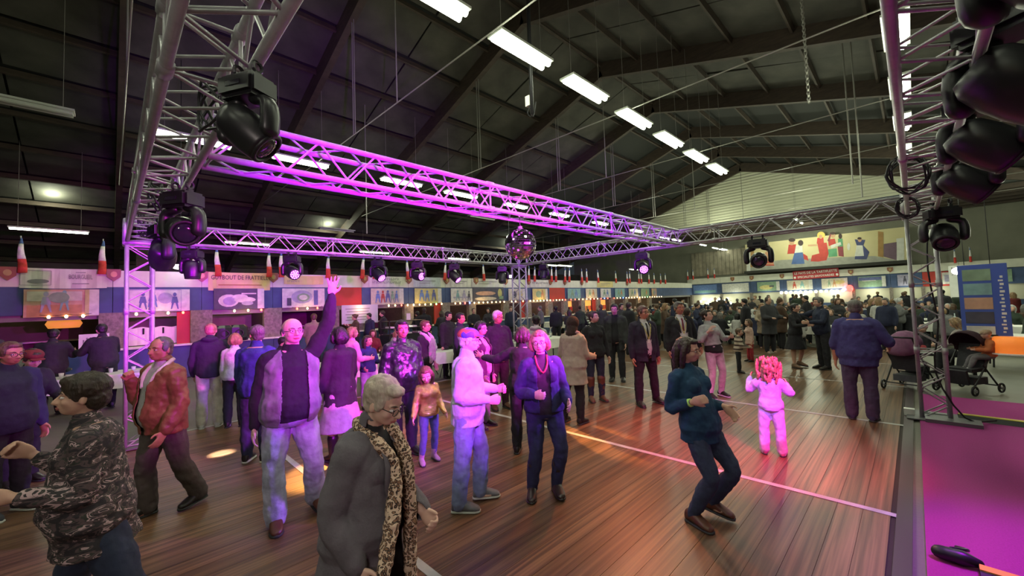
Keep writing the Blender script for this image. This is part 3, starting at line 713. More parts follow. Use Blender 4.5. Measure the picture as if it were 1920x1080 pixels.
corner(LX, LY, 'truss corner on top of the left tower'); corner(LX, RYY, 'truss corner on top of the middle tower'); corner(RXX, RYY, 'truss corner on top of the right tower')
truss('horizontal truss lit purple from the left tower to the middle tower', (LX, LY+.17, ZB), (LX, RYY-.17, ZB))
truss('silver horizontal truss from the middle tower to the right tower under the gable', (LX+.17, RYY, ZB), (RXX-.17, RYY, ZB))
truss('big silver truss rising from the left tower to the top of the picture', (LX+.17, LY, ZB), (.6, LY, ZB))
truss('vivid purple truss crossing the middle of the hall above the mirror ball', (-3.62, LY+.17, ZB), (-3.62, RYY-.17, ZB))
truss('big truss with black moving heads running along the right side', (RXX+.02, -2.6, ZB), (RXX+.02, RYY-.17, ZB))
m = MB(); m.box((0, 0, 0), (.12, .1, .1)); obj_ = obj('junction_box', m, WHT, loc=(-.16, 8.66, .06)); tag(obj_, 'small white box on the floor at the foot of the right truss tower', 'box')
m = MB(); m.box((0, 0, 0), (.55, .3, .05)); tag(obj('tower_foot', m, mat('steel_plate', (.35, .35, .36)), loc=(.28, 8.48, .035)), 'flat grey steel foot under the right truss tower', 'base plate')
m = MB(); m.chain([(.2, 8.75, 2.9), (.16, 8.6, 2.2), (.22, 8.65, 1.4), (.15, 8.6, .7), (.4, 8.5, .1), (.7, 8.75, .06)], [.012]*6, 6); tag(obj('cable', m, BLK, smooth=True), 'black cable running down inside the right truss tower', 'cable')

# ---- moving heads
YELD = mat('amber_status_led', (1, .5, .05), .5, emit=(1, .5, .06), es=3)
PURL = mat('purple_led', (.6, .1, 1), .4, emit=(.62, .1, 1.0), es=9)
DKL = mat('dark_lens', (.02, .02, .03), .1, coat=.5)
def moving_head(loc, label, scale=1.0, aim=(0, 0, -1), lit=False, spin=0, group=None, amber=False):
    t = thing('moving_head', label, 'stage light', loc, spin, group); s = scale
    bx = MB(); bx.box((0, 0, -.10*s), (.30*s, .22*s, .15*s)); me = bx.mesh('base')
    bm = bmesh.new(); bm.from_mesh(me); bmesh.ops.bevel(bm, geom=bm.edges[:], offset=.025*s, segments=2, affect='EDGES'); bm.to_mesh(me); bm.free(); link('base', me, BLK, t)
    for x in (-.08, .08):
        m = MB(); m.torus((x*s, 0, .045*s), (0, 1, 0), (0, 0, 1), .035*s, .012*s, 12, 5); m.box((x*s, 0, -.01*s), (.03*s, .05*s, .03*s)); obj('clamp', m, BLKM, t)
    for x in (-1, 1):
        m = MB(); m.chain([(x*.07*s, 0, -.18*s), (x*.165*s, 0, -.21*s), (x*.185*s, 0, -.30*s), (x*.18*s, 0, -.40*s)], [.035*s, .04*s, .045*s, .045*s], 10, 3, flat=((0, 1, 0), 1.5)); obj('yoke_arm', m, BLK, t, smooth=True)
    aimv = Vector(aim).normalized(); hd = bpy.data.objects.new('head', None)
    rq = aimv.to_track_quat('-Z', 'Y')
    m = MB(); rings = []
    for z, r in ((.17, .05), (.165, .085), (.12, .115), (.03, .13), (-.06, .13), (-.12, .122), (-.15, .118)): rings.append(((0, 0, z*s), (r*s, 0, 0), (0, r*s, 0)))
    m.loft(rings, 20); h = obj('head', m, BLK, t, (0, 0, -.38*s), rq.to_euler(), smooth=True); m = MB(); m.box((0, -.112*s, -.10*s), (.12*s, .006*s, .03*s)); obj('display', m, YELD if amber else DKL, t)
    m = MB(); m.torus((0, 0, -.15*s), (1, 0, 0), (0, 1, 0), .105*s, .016*s, 20, 6); obj('bezel', m, BLKM, h, smooth=True)
    if lit:
        for (rr, n) in ((0, 1), (.042, 6), (.083, 12)):
            for i in range(n):
                a = 2*math.pi*i/n; m = MB(); m.ell((rr*s*math.cos(a), rr*s*math.sin(a), -.152*s), (.017*s, .017*s, .008*s), None, 8, 4); obj('led', m, PURL, h, smooth=True)
    else:
        m = MB(); m.ell((0, 0, -.148*s), (.09*s, .09*s, .02*s), None, 16, 6); obj('lens', m, DKL, h, smooth=True)
    return t
zc = ZB-.2
def hx(x, y): return (x, y, ZB-.145-.07)
moving_head((-2.02, .42, zc-.02), 'large black moving head hanging from the big silver truss, nearest at upper left', .66, (.8, .5, -.9), spin=.5)
moving_head((-4.3, .42, zc-.02), 'black moving head with round dark lens under the silver truss at left', .9, (.7, -.45, -.25), spin=.6)
moving_head((-6.1, .42, zc), 'purple-lit black moving head nearest to the top of the left tower', 1.0, (-.8, .2, -.4), spin=.2)
t_a = [('small moving head just right of the left tower under the purple truss', .95, False, (0, 0, -1)), ('moving head glowing purple on the purple truss, left of the waving hand', 2.45, True, (.7, -.6, -.35)),
       ('moving head glowing purple directly above the waving hand', 4.2, True, (.9, -.55, -.85)), ('moving head glowing purple, first one right of the waving hand', 5.2, True, (.8, -.6, -.2)), ('moving head glowing purple, second one right of the waving hand', 6.3, True, (.9, -.4, -.9)), ('small dark moving head left of the middle tower', 8.0, False, (0, -.3, -1))]
for lab, y, lit, aim in t_a: moving_head((LX, y, zc), lab, .9, aim, lit, .8)
moving_head((-4.4, RYY, zc), 'moving head glowing purple under the silver back truss, left of the mural', .95, (.4, -.9, -.4), True, .2)
moving_head((-7.4, RYY, zc), 'small dark moving head just right of the middle tower', .8, (0, -.3, -1), False, .2)
moving_head((-2.05, RYY, zc), 'round dark moving head in front of the left end of the mural', 1.1, (.1, -1, -.25), False, .1)
for i, (y, s, lab) in enumerate(((1.9, 1.2, 'huge black moving head at the top right corner'), (3.0, 1.15, 'large black moving head on the right truss, second from the top right corner'), (4.2, 1.1, 'large black moving head on the right truss, third from the top right corner'), (5.6, 1.1, 'black moving head on the right truss, fourth from the top right corner'))):
    t = moving_head((.40, y, ZB+.12), lab, s, (-.5, -.5, -.6), False, 2.6, amber=True)
moving_head((.34, 8.35, ZB-.1), 'moving head with violet reflections at the top of the right tower', 1.15, (-.2, -.8, -.7), False, .3)
# black side drape box at the top right (line of black cases above)
def cablecoil(c, r, label, n=5, d=(1, 0, 0)):
    m = MB()
    pts = []
    for i in range(n*8):
        a = i*math.pi/4; q = r*(1+.18*math.sin(i*1.7)); pts.append((c[0]+q*math.cos(a)*.8, c[1]+.05*math.sin(i*.9), c[2]+q*math.sin(a)))
    m.chain(pts, [.008]*len(pts), 6, 3); tag(obj('cable', m, BLK, smooth=True), label, 'cable')
cablecoil((-2.75, .40, 3.10), .14, 'looped black cables on the big silver truss beside the large moving head', 4)
cablecoil((-5.2, .30, 3.1), .12, 'tangled black cables inside the silver truss near the left tower', 5)
cablecoil((-7.3, .30, 3.15), .13, 'dense tangle of cables at the top of the left tower', 6)
cablecoil((.02, 5.2, 3.0), .16, 'looped black cables on the right truss', 5)
cablecoil((.0, 7.0, 2.95), .12, 'black cables hanging under the far end of the right truss', 5)

# ---- mirror ball
bp = atx(976, 458, -3.62)
t = thing('mirror_ball', 'large mirror ball hanging from the purple truss', 'mirror ball', tuple(bp))
m = MB(); nr = 22; r = .205
verts = []; fc = []
MIR = mat('mirror_tiles', (.8, .8, .82), .06, 1.0)
m.ell((0, 0, 0), (r*.985, r*.985, r*.985), None, 32, 18); obj('ball_core', m, mat('ball_grout', (.05, .05, .06), .5, .5), t)
m = MB()
for i in range(nr):
    th = math.pi*(i+.5)/nr; n = max(5, int(2*nr*math.sin(th)))
    for k in range(n):
        ph = 2*math.pi*(k+.5*(i % 2))/n; c = np.array((math.sin(th)*math.cos(ph), math.sin(th)*math.sin(ph), math.cos(th)))
        e1 = np.array((-math.sin(ph), math.cos(ph), 0)); e2 = np.cross(c, e1); a = r*math.sin(th)*math.pi/n*.9; b_ = r*math.pi/nr/2*.9
        jx, jy = rng.normal(0, .02, 2)
        q = [c*r*1.005+e1*sx*a+e2*sy*b_+c*(sx*a*jx+sy*b_*jy) for sx, sy in ((-1,-1),(1,-1),(1,1),(-1,1))]; m.add(q, [(0, 1, 2, 3)])
tag(obj('mirror_tiles', m, MIR, t), None, None, kind='stuff')
m = MB(); m.tube((0, 0, r), (0, 0, ZB-.14-bp.z), .006, n=5); obj('cord', m, BLK, t)
m = MB(); m.tube((0, 0, r-.01), (0, 0, r+.03), .03, n=10); obj('cap', m, ALU, t)
# ================================================================== stalls along the left wall
XW = -16.0
def Yl(px, z=2.4):   # y on the stall wall under a picture column
    lo = atx(px, 560, XW); return lo.y
ROT_L = Matrix(((0, 0, 1), (1, 0, 0), (0, 1, 0))).to_euler(); ROT_B = (math.pi/2, 0, 0)
def flat(mb, pts, z0=0, th=.004):
    n = len(pts); vs = [(p[0], p[1], z0) for p in pts]+[(p[0], p[1], z0+th) for p in pts]
    mb.add(vs, [tuple(range(n-1, -1, -1)), tuple(range(n, 2*n))]+[(i, (i+1) % n, n+(i+1) % n, n+i) for i in range(n)])
def ovl(mb, c, r, z0=0, th=.004, n=14, rot=0):
    flat(mb, [(c[0]+r[0]*math.cos(a)*math.cos(rot)-r[1]*math.sin(a)*math.sin(rot), c[1]+r[0]*math.cos(a)*math.sin(rot)+r[1]*math.sin(a)*math.cos(rot)) for a in np.linspace(0, 2*math.pi, n, endpoint=False)], z0, th)
def text(s, size, parent, m, loc, rot=(0, 0, 0), wfit=None, name='lettering', bold=.0):
    c = bpy.data.curves.new('t', 'FONT'); c.body = s; c.size = size; c.extrude = .003; c.offset = bold; c.align_x = 'CENTER'; c.align_y = 'CENTER'; c.resolution_u = 2
    o = bpy.data.objects.new('t', c); TS.collection.objects.link(o); dg = bpy.context.evaluated_depsgraph_get(); dg.update()
    me = bpy.data.meshes.new_from_object(o.evaluated_get(dg), depsgraph=dg); bpy.data.objects.remove(o)
    o = link(name, me, m, parent, loc, rot)
    if wfit:
        wd = max(v.co.x for v in me.vertices)-min(v.co.x for v in me.vertices); o.scale = (wfit/wd, 1, 1)
    return o
INK = mat('dark_print_ink', (.05, .05, .05), .7); GREYINK = mat('grey_print_ink', (.22, .22, .22), .7)
BRICK = mat('grey_brown_pillar', (.21, .18, .15), .85, nz=.35, nscale=12, bump=.6, bscale=25)
sw = thing('wall_stall_front', None, None); sw['kind'] = 'structure'
YA, YB_ = -5.0, 42.0
def wb(name, c, d, mt, par=sw): m = MB(); m.box(c, d); return obj(name, m, mt, par)
wb('header_beam', (XW-.06, (YA+YB_)/2, 3.0), (.10, YB_-YA, .50), BLKM)
bays = [(45, 186), (236, 355), (400, 494), (528, 607), (640, 662), (694, 755), (776, 826), (844, 884), (885, 944), (952, 984), (996, 1026), (1035, 1056), (1063, 1087), (1097, 1118), (1125, 1144), (1152, 1170), (1178, 1195), (1201, 1216), (1221, 1230)]
by = [(Yl(a), Yl(b)) for a, b in bays]
n = 0
# fascia vinyl strips: one per bay
for i in range(len(by)):
    a = YA if i == 0 else (by[i-1][1]+by[i][0])/2; b = (by[i][1]+by[i+1][0])/2 if i+1 < len(by) else YB_
    wb('fascia_strip', (XW, (a+b)/2, 3.0), (.03, b-a-.01, .47), STRIP)
    wb('blue_fascia', (XW-.02, (a+b)/2, 2.40), (.05, b-a-.012, .72), REDP if i in (4, 11) else BLUEP)
    # pillar between bays
    wb('pillar', (XW-.06, b, 1.53), (.22, .55 if i < 3 else .45, 1.02), BRICK)
    wb('counter_front', (XW+.05, (a+b)/2, .48), (.06, b-a-.01, .96), BLUEP)
    wb('counter_top', (XW-.12, (a+b)/2, 1.0), (.6, b-a-.01, .05), CLOTHW)
    wb('stall_partition', (XW-1.6, b, 1.5), (2.9, .08, 3.0), mat('brown_partition', (.10, .07, .055), .8, nz=.2))
    c = [(.10, .075, .06), (.20, .17, .14), (.30, .26, .19), (.12, .08, .07), (.34, .04, .03), (.18, .15, .12)][i % 6]
    wb('stall_back', (XW-2.9, (a+b)/2, 1.5), (.08, b-a, 3.0), mat('stall_back_%d' % (i % 6), c, .8, nz=.25, nscale=2))
    wb('stall_shelf', (XW-2.65, (a+b)/2, 1.25), (.4, b-a-.3, .04), WHT)
    wb('roller_shutter', (XW-.2, (a+b)/2, 1.96), (.15, b-a-.5, .16), mat('shutter_grey', (.2, .19, .17), .5))
    if i not in (3, ):
        pointl('stall_light', (XW-1.3, (a+b)/2, 2.3), 9 if i < 10 else 26, (1, .75, .45), .1)
    if i in (1, 4, 6, 9, 13): wb('red_panel', (XW-.1, b-.42, 1.52), (.06, .35, 1.0), REDP)
wb('stall_roof', (XW-1.6, (YA+YB_)/2, 3.16), (3.0, YB_-YA, .06), BLKM)
# stuff inside the stalls
t = thing('menu_board', 'white sign with black vineyard lettering on the counter of the leftmost stall', 'sign', (XW+.12, Yl(178), 1.25), rot=ROT_L); m = MB(); m.box((0, 0, 0), (.58, .46, .02)); obj('board', m, WHT, t)
for i in range(7): m = MB(); m.box((-.2+i*.065, .03+.03*(i % 3), .014), (.03, .1+.05*(i % 2), .004)); obj('print', m, GREYINK, t)
m = MB(); m.box((0, -.15, .014), (.5, .05, .004)); obj('print', m, INK, t)
def shade_lamp(y, z, label, c):
    t = thing('basket_lamp', label, 'lamp', (XW-.9, y, z)); m = MB(); m.loft([((0,0,-.12),(.28,0,0),(0,.3,0)),((0,0,0),(.33,0,0),(0,.36,0)),((0,0,.12),(.26,0,0),(0,.3,0))], 18); obj('shade', m, c, t, smooth=True)
    m = MB(); m.tube((0,0,.12), (0,0,1.2), .01, n=4); obj('cord', m, BLK, t)
shade_lamp(Yl(116), 1.78, 'orange glowing basket lamp in the leftmost stall', mat('orange_lampshade', (.6, .22, .05), .6, emit=(1, .35, .06), es=.55))
# white cloths hung in second stall
for q, px in enumerate((262, 300, 338)):
    m = MB(); pts = []
    y = Yl(px); t = thing('hanging_cloth', ['white cloth hung behind the counter of the second stall, behind the tower', 'white cloth hung behind the counter of the second stall, middle one', 'white cloth hung behind the counter of the second stall, right one'][q], 'cloth', (XW-.35, y, 1.05))
    vs = []; fs = []
    for i in range(15):
        yy = -.5+i/14*1.0; xx = .03*math.sin(i*1.4); vs += [(xx, yy, 0), (xx*.5, yy, .52+.02*math.sin(i))]
    for i in range(14): fs.append((2*i, 2*i+2, 2*i+3, 2*i+1))
    m.add(vs, fs); obj('cloth', m, CLOTHW, t, smooth=True)
    m = MB(); m.tube((.04, .1, .5), (.04, .1, .32), .022, n=8); obj('bottle_tag', m, BLK, t)
# banners
def banner(px0, px1, z0, z1, label, m_, txt=None, extra=None, tilt=0, X=XW+.04, tm=None):
    y0, y1 = Yl(px0), Yl(px1); w = y1-y0; h = z1-z0
    t = thing('banner', label, 'banner', (X, (y0+y1)/2, (z0+z1)/2), rot=ROT_L)
    m = MB(); vs = []; fs = []; N = 16
    for i in range(N+1):
        x = -w/2+w*i/N; sag = .02*math.sin(math.pi*i/N); dz = .012*math.sin(i*1.9)
        vs += [(x, -h/2-sag, dz), (x, h/2-sag*.6, dz*.5), (x, -h/2-sag, dz-.006), (x, h/2-sag*.6, dz*.5-.006)]
    for i in range(N): a = 4*i; fs += [(a, a+4, a+5, a+1), (a+2, a+3, a+7, a+6), (a, a+2, a+6, a+4), (a+1, a+5, a+7, a+3)]
    m.add(vs, fs); obj('vinyl', m, m_, t, smooth=False)
    if txt:
        for (s, sz, x, y, wf) in txt: text(s, sz*h, t, tm or INK, (x*w, y*h, .016), wfit=wf*w)
    if extra: extra(t, w, h)
    return t
def illeg(span, n):
    # blurred, unreadable lettering kept as uneven strokes
    def f(t, w, h):
        m = MB(); a, b, y = span
        for i in range(n):
            x = a+(b-a)*(i+.5)/n; hh = .20+.04*(i % 3); m.box((x*w-.12*w*(b-a)/n*2, y*h, .015), (.18*w*(b-a)/n, hh*h, .004))
            if i % 2: m.box((x*w+.1*w*(b-a)/n, y*h+(.07 if i % 4 == 1 else -.07)*h, .015), (.5*w*(b-a)/n, .05*h, .004))
            else: m.box((x*w+.22*w*(b-a)/n, y*h, .015), (.16*w*(b-a)/n, hh*.8*h, .004))
        o = obj('printed_lettering', m, GREYINK, t); o['kind'] = 'stuff'
    return f
BANW = mat('white_banner_vinyl', (.60, .60, .52), .55, nz=.08, nscale=3); BANY = mat('yellow_banner_vinyl', (.62, .52, .22), .55, nz=.15, nscale=2)
def ex0(t, w, h):
    m = MB()
    for (c, d) in (((-.33*w, .36*h, .015), (.34*w, .02*h, .004)), ((-.33*w, -.36*h, .015), (.34*w, .02*h, .004)), ((-.5*w+.01, 0, .015), (.008*w, .72*h, .004)), ((-.16*w, 0, .015), (.006*w, .72*h, .004))): m.box(c, d)
    obj('printed_frame', m, GREYINK, t); m = MB(); ovl(m, (-.3*w, -.17*h), (.12*w, .11*h), .014); obj('printed_oval', m, GREYINK, t)
    m = MB(); m.box((.18*w, -.28*h, .015), (.2*w, .04*h, .004)); m.box((.18*w, .3*h, .015), (.12*w, .03*h, .004)); obj('printed_line', m, GREYINK, t)
banner(36, 200, 2.74, 3.26, 'white vinyl banner reading BOURGUEIL over the leftmost stall', BANW, [('BOURGUEIL', .34, .18, .06, .28)], ex0, tm=GREYINK)
def ex1(t, w, h): m = MB(); m.box((.0, -.2*h, .015), (.7*w, .05*h, .004)); obj('printed_line', m, mat('ochre_ink', (.35, .2, .05), .7), t)
banner(390, 506, 2.66, 3.26, 'cream and yellow banner with large serif lettering above the third stall', BANY, [('GUYBOUT DE FRATTIELL', .34, 0, .2, .92)], ex1)
banner(532, 606, 2.88, 3.2, 'plain yellow banner over the stall left of the raised hand', BANY, None, illeg((-.42, -.12, -.15), 7))
banner(692, 757, 2.8, 3.24, 'white banner with two lines of grey lettering right of the raised hand', BANW, None, lambda t, w, h: (illeg((-.30, .35, .24), 11)(t, w, h), illeg((-.42, .42, -.1), 18)(t, w, h)))
def exL(t, w, h): m = MB(); m.box((0, .12*h, .015), (.6*w, .07*h, .004)); m.box((-.1*w, -.12*h, .015), (.4*w, .05*h, .004)); obj('printed_line', m, GREYINK, t)
banner(775, 826, 2.8, 3.24, 'pale blue banner with faint lines over the stall left of the mirror ball', mat('pale_blue_vinyl', (.45, .5, .52), .55, nz=.1), None, exL)
banner(846, 882, 2.8, 3.24, 'white banner with faint red lines below the mirror ball, left of the middle tower', BANW, None, exL)
banner(885, 942, 2.8, 3.24, 'white banner with a green swash just left of the middle tower', BANW, None, exL)
banner(994, 1030, 2.8, 3.24, 'white banner with dark script just right of the middle tower', BANW, None, illeg((-.4, .42, .05), 9))
banner(1120, 1150, 2.8, 3.24, 'ochre banner over the far stalls', BANY, None, exL)
# posters
PC = {'o': (.45, .22, .10), 'y': (.50, .44, .18), 'b': (.12, .2, .42), 'g': (.2, .3, .2), 'd': (.06, .06, .09), 'w': (.58, .57, .52), 'r': (.4, .06, .04), 'c': (.5, .46, .36), 't': (.2, .36, .36), 'p': (.33, .31, .42), 's': (.5, .3, .2), 'm': (.2, .05, .08), 'n': (.10, .12, .28)}
def pm_(c): return mat('print_'+c, PC[c], .6, nz=.18, nscale=6)
def poster(px0, px1, z0, z1, label, bg, figs, strip=True, plane=('L', XW+.075)):
    if plane[0] == 'L': y0, y1 = Yl(px0), Yl(px1); loc = (plane[1], (y0+y1)/2, (z0+z1)/2); rt = ROT_L; w = y1-y0
    else:
        x0, x1 = aty(px0, 540, plane[1]).x, aty(px1, 540, plane[1]).x; loc = ((x0+x1)/2, plane[1], (z0+z1)/2); rt = ROT_B; w = x1-x0
    h = z1-z0; t = thing('poster', label, 'poster', loc, rot=rt)
    m = MB(); m.box((0, 0, 0), (w, h, .02)); obj('panel', m, pm_(bg), t)
    if strip: m = MB(); m.box((w/2-.07*w, 0, .012), (.14*w, h*.98, .006)); obj('white_margin', m, pm_('w'), t)
    for k, (c, kind, x, y, a, b) in enumerate(figs):
        m = MB(); z = .012+.0035*k
        if kind == 'o': ovl(m, (x*w, y*h), (a*w, b*h), z)
        elif kind == 'r': m.box((x*w, y*h, z), (a*w, b*h, .005))
        elif kind == 'p':   # little figure: head, body, legs
            ovl(m, (x*w, (y+.28)*h), (a*w*.5, .09*h), z); flat(m, [((x-a)*w, (y-.1)*h), ((x+a)*w, (y-.1)*h), ((x+a*.6)*w, (y+.18)*h), ((x-a*.6)*w, (y+.18)*h)], z)
            for s in (-1, 1): flat(m, [((x+s*a*.2)*w, (y-.1)*h), ((x+s*a*.75)*w, (y-.38)*h), ((x+s*a*1.1)*w, (y-.38)*h), ((x+s*a*.8)*w, (y-.1)*h)], z)
        obj('printed_shape', m, pm_(c), t)
    return t
poster(45, 186, 1.98, 2.70, 'wide orange and ochre picture panel of runners in the leftmost stall fascia', 's', [('o','r',-.1,-.28,.72,.42),('c','r',-.1,.25,.72,.35),('p','p',-.22,.05,.07,0),('t','p',.02,.1,.06,0),('g','o',-.05,.2,.14,.2),('y','r',.33,0,.06,.96)])
poster(236, 355, 2.03, 2.70, 'pale picture panel of blue sketched figures behind the left tower', 'p', [('w','r',-.05,0,.8,.9),('n','p',-.25,0,.06,0),('b','p',-.1,.08,.07,0),('p','o',.1,.1,.12,.25),('n','p',.25,-.02,.06,0)])
poster(400, 494, 2.03, 2.72, 'dark panel with a big white lobster drawing over the third stall', 'd', [('w','o',-.22,-.08,.2,.3),('p','o',-.2,-.1,.13,.2),('w','o',0,.1,.16,.12),('w','o',.1,-.05,.22,.14),('p','o',.15,-.22,.12,.1),('w','r',.18,.25,.3,.06)])
poster(528, 607, 2.03, 2.72, 'grey and white map-like picture panel left of the raised hand', 'w', [('p','o',-.05,.05,.25,.35),('g','o',-.02,.02,.15,.22),('w','o',-.02,.02,.1,.14),('n','r',.28,0,.1,.8),('d','r',-.35,-.2,.1,.4)])
poster(694, 755, 2.03, 2.72, 'white picture panel of small blue and red people right of the raised hand', 'c', [('b','p',-.3,0,.07,0),('r','p',-.15,0,.06,0),('n','p',0,.02,.07,0),('g','p',.14,-.03,.06,0),('b','p',.27,0,.05,0)])
poster(776, 826, 2.03, 2.72, 'yellow picture panel of two blue figures with arms raised', 'y', [('b','p',-.25,.05,.09,0),('b','p',-.05,.0,.08,0),('n','p',.2,.05,.08,0)])
poster(844, 884, 2.03, 2.72, 'pale panel with line-drawn figures below the mirror ball', 'w', [('p','r',0,-.15,.8,.1),('t','p',-.2,0,.08,0),('p','p',.1,0,.09,0),('d','p',.33,-.05,.06,0)], False)
poster(885, 943, 1.98, 2.78, 'dark panel with a brown reclining shape left of the middle tower', 'd', [('s','o',-.1,.1,.32,.14),('c','o',-.1,-.25,.35,.12),('y','o',.36,.1,.07,.3),('g','r',.4,-.2,.14,.2)], False)
poster(952, 983, 2.03, 2.7, 'cream panel with dark loops behind the middle tower', 'c', [('d','o',-.15,0,.12,.3),('y','o',.2,.05,.14,.26)])
poster(997, 1025, 2.03, 2.7, 'yellow picture panel right of the middle tower', 'y', [('g','o',-.1,0,.2,.3),('o','p',.15,0,.1,0)])
for i, (a, b) in enumerate(bays[12:]): 
    poster(a, b, 2.03, 2.7, ['small pale blue picture panel, first right of the red booth', 'small beige picture panel over a glowing orange stall', 'small grey-blue picture panel over the far stalls', 'small green-grey picture panel over the far stalls', 'small pale picture panel near the far corner', 'small brownish picture panel near the far corner', 'last small picture panel of the left stalls'][i], 'tcwtcgs'[i], [('g','p',-.15,0,.12,0), ('o' if i % 2 else 'b','p',.15,0,.1,0)], False)
# warm lit booth interiors far away
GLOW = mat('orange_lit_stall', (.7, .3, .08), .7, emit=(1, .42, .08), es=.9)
for k, (a, b) in enumerate(((1066, 1082), (1097, 1118), (1128, 1145))):
    m = MB(); m.box((XW-.5, (Yl(a)+Yl(b))/2, 1.5), (.05, (Yl(b)-Yl(a)), .9)); t = tag(obj('backlit_shelf', m, GLOW), ['glowing orange shelf in the first far stall right of the red door', 'glowing orange shelf in the second far stall right of the red door', 'glowing orange shelf in the third far stall right of the red door'][k], 'shelf')
    for q in range(6):
        m = MB(); yy = Yl(a)+(Yl(b)-Yl(a))*(q+.5)/6; m.tube((XW-.42, yy, 1.2), (XW-.42, yy, 1.5), .05, n=8); obj('jar', m, REDP if q % 3 else BLK, t)
# bulb strings
BC = [(1, .62, .25), (1, .55, .2), (1, .08, .05), (1, .7, .35), (1, .6, .2), (.1, .2, 1), (.3, 1, .25)]
BM = [mat('bulb_%d' % i, c, .4, emit=c, es=9) for i, c in enumerate(BC)]
m = MB(); m.ell((0, 0, 0), (.034, .034, .045), None, 8, 6); bulbme = [None]*len(BC)
for i in range(len(BC)):
    bulbme[i] = m.mesh('bulb', True); bulbme[i].materials.append(BM[i])
runs = [(76, 172), (240, 356), (425, 500), (545, 602), (640, 700), (720, 830), (846, 946), (953, 1060), (1064, 1140), (1146, 1240)]
rlab = ['over the leftmost stall', 'behind the left tower', 'over the third stall', 'left of the waving hand', 'beside the waving hand', 'over the display case', 'below the mirror ball', 'behind the middle tower', 'over the glowing orange stalls', 'over the farthest left stalls']
for i, (a, b) in enumerate(runs):
    ya, yb = Yl(a), Yl(b); t = thing('string_lights', 'string of small coloured bulbs '+rlab[i], 'string lights', (XW+.12, ya, 1.98))
    sp = .30 if i < 8 else .42; n = max(3, int((yb-ya)/sp)); 
    m = MB(); m.chain([(0, (yb-ya)*q/8, .06-.03*math.sin(math.pi*(q % 4)/4)) for q in range(9)], [.006]*9, 5, 2); obj('wire', m, BLK, t)
    for q in range(n):
        c = int(rng.choice([0, 1, 2, 3, 4, 5, 6], p=[.22, .2, .2, .2, .12, .03, .03])); link('bulb', bulbme[c], None, t, (0, (yb-ya)*(q+.5)/n, .0))
    if i > 0: pointl('bulb_glow', (XW+.35, (ya+yb)/2, 1.9), 5+ (yb-ya)*1.5, (1, .6, .28), .15)
# flags
BAYN = ['leftmost stall', 'stall behind the left tower', 'white lobster panel', 'map-like panel', 'raised hand', 'panel of small blue and red people', 'yellow panel of two blue figures', 'pale line-drawn panel', 'dark reclining panel', 'dark loops panel', 'yellow panel right of the middle tower', 'red door booth', 'pale blue panel', 'beige panel', 'grey-blue panel', 'green-grey panel', 'pale far panel', 'brownish far panel', 'last left-hand panel']
def near_bay(px):
    i = min(range(len(bays)), key=lambda q: abs(sum(bays[q])/2-px)); c = sum(bays[i])/2; w = bays[i][1]-bays[i][0]
    return ('left of the ' if px < c-.25*w else ('right of the ' if px > c+.25*w else 'above the '))+BAYN[i]
FB, FW_, FR = cloth('flag_blue', (.10, .16, .42)), cloth('flag_white', (.72, .72, .68)), cloth('flag_red', (.55, .05, .04))
def flag(x, y, z, label, rz=0, s=1.0, lean=0):
    t = thing('flag', label, 'flag', (x, y, z), rz, 'small French flags along the stalls'); 
    t.rotation_euler = (R(lean), 0, rz)
    m = MB(); m.tube((0, 0, 0), (0, 0, .92*s), .012, n=5); obj('staff', m, mat('flag_staff', (.5, .5, .48), .5), t)
    for (c, z0, z1, r0, r1) in ((FR, .0, .34, .085, .075), (FW_, .34, .72, .075, .04), (FB, .72, .86, .04, .015)):
        m = MB(); rings = []
        for q in range(4):
            a = z0+(z1-z0)*q/3; r = r0+(r1-r0)*q/3; rings.append(((.02, .010*math.sin(a*9), a*s), (r*s*.7, 0, 0), (0, r*s, 0)))
        m.loft(rings, 10); obj('cloth', m, c, t, smooth=True)
WOODS = mat('varnished_shield', (.25, .08, .04), .4)
def shield(loc, rt, label, s=1):
    t = thing('flag_holder', label, 'flag holder', loc, rot=rt, group='shield shaped flag holders on the fascia'); m = MB(); flat(m, [(-.13*s, .13*s), (.13*s, .13*s), (.12*s, -.06*s), (0, -.17*s), (-.12*s, -.06*s)], 0, .06); obj('shield', m, WOODS, t)
    m = MB(); ovl(m, (0, 0), (.06*s, .07*s), .06, .02); obj('emblem', m, mat('brass_emblem', (.35, .25, .1), .4, .5), t)
fl_px = [(14, 0), (42, 1), (190, 1), (213, 0), (363, 1), (378, 0), (408, 1), (503, 1), (512, 0), (526, 1), (613, 1), (624, 0), (677, 1), (683, 0), (701, 1), (764, 1), (766, 0), (787, 1), (832, 1), (837, 0), (852, 1), (892, 0), (906, 1), (945, 1), (948, 0), (990, 1), (991, 0), (1001, 1), (1033, 1), (1032, 0), (1041, 1), (1058, 1), (1059, 0), (1066, 1), (1090, 1), (1091, 0), (1099, 1), (1121, 1), (1154, 1), (1175, 1), (1176, 0), (1180, 1), (1197, 1), (1202, 1), (1216, 1), (1226, 1), (1238, 1), (1247, 1)]
for px, k in fl_px:
    y = Yl(px)
    if k: flag(XW+.1, y, 3.12, 'furled French flag on the fascia '+near_bay(px), 0, 1.0+.1*rng.rand(), rng.uniform(-6, 6))
    else: shield((XW+.03, y, 3.12), ROT_L, 'brown shield on the fascia '+near_bay(px), 1.15)
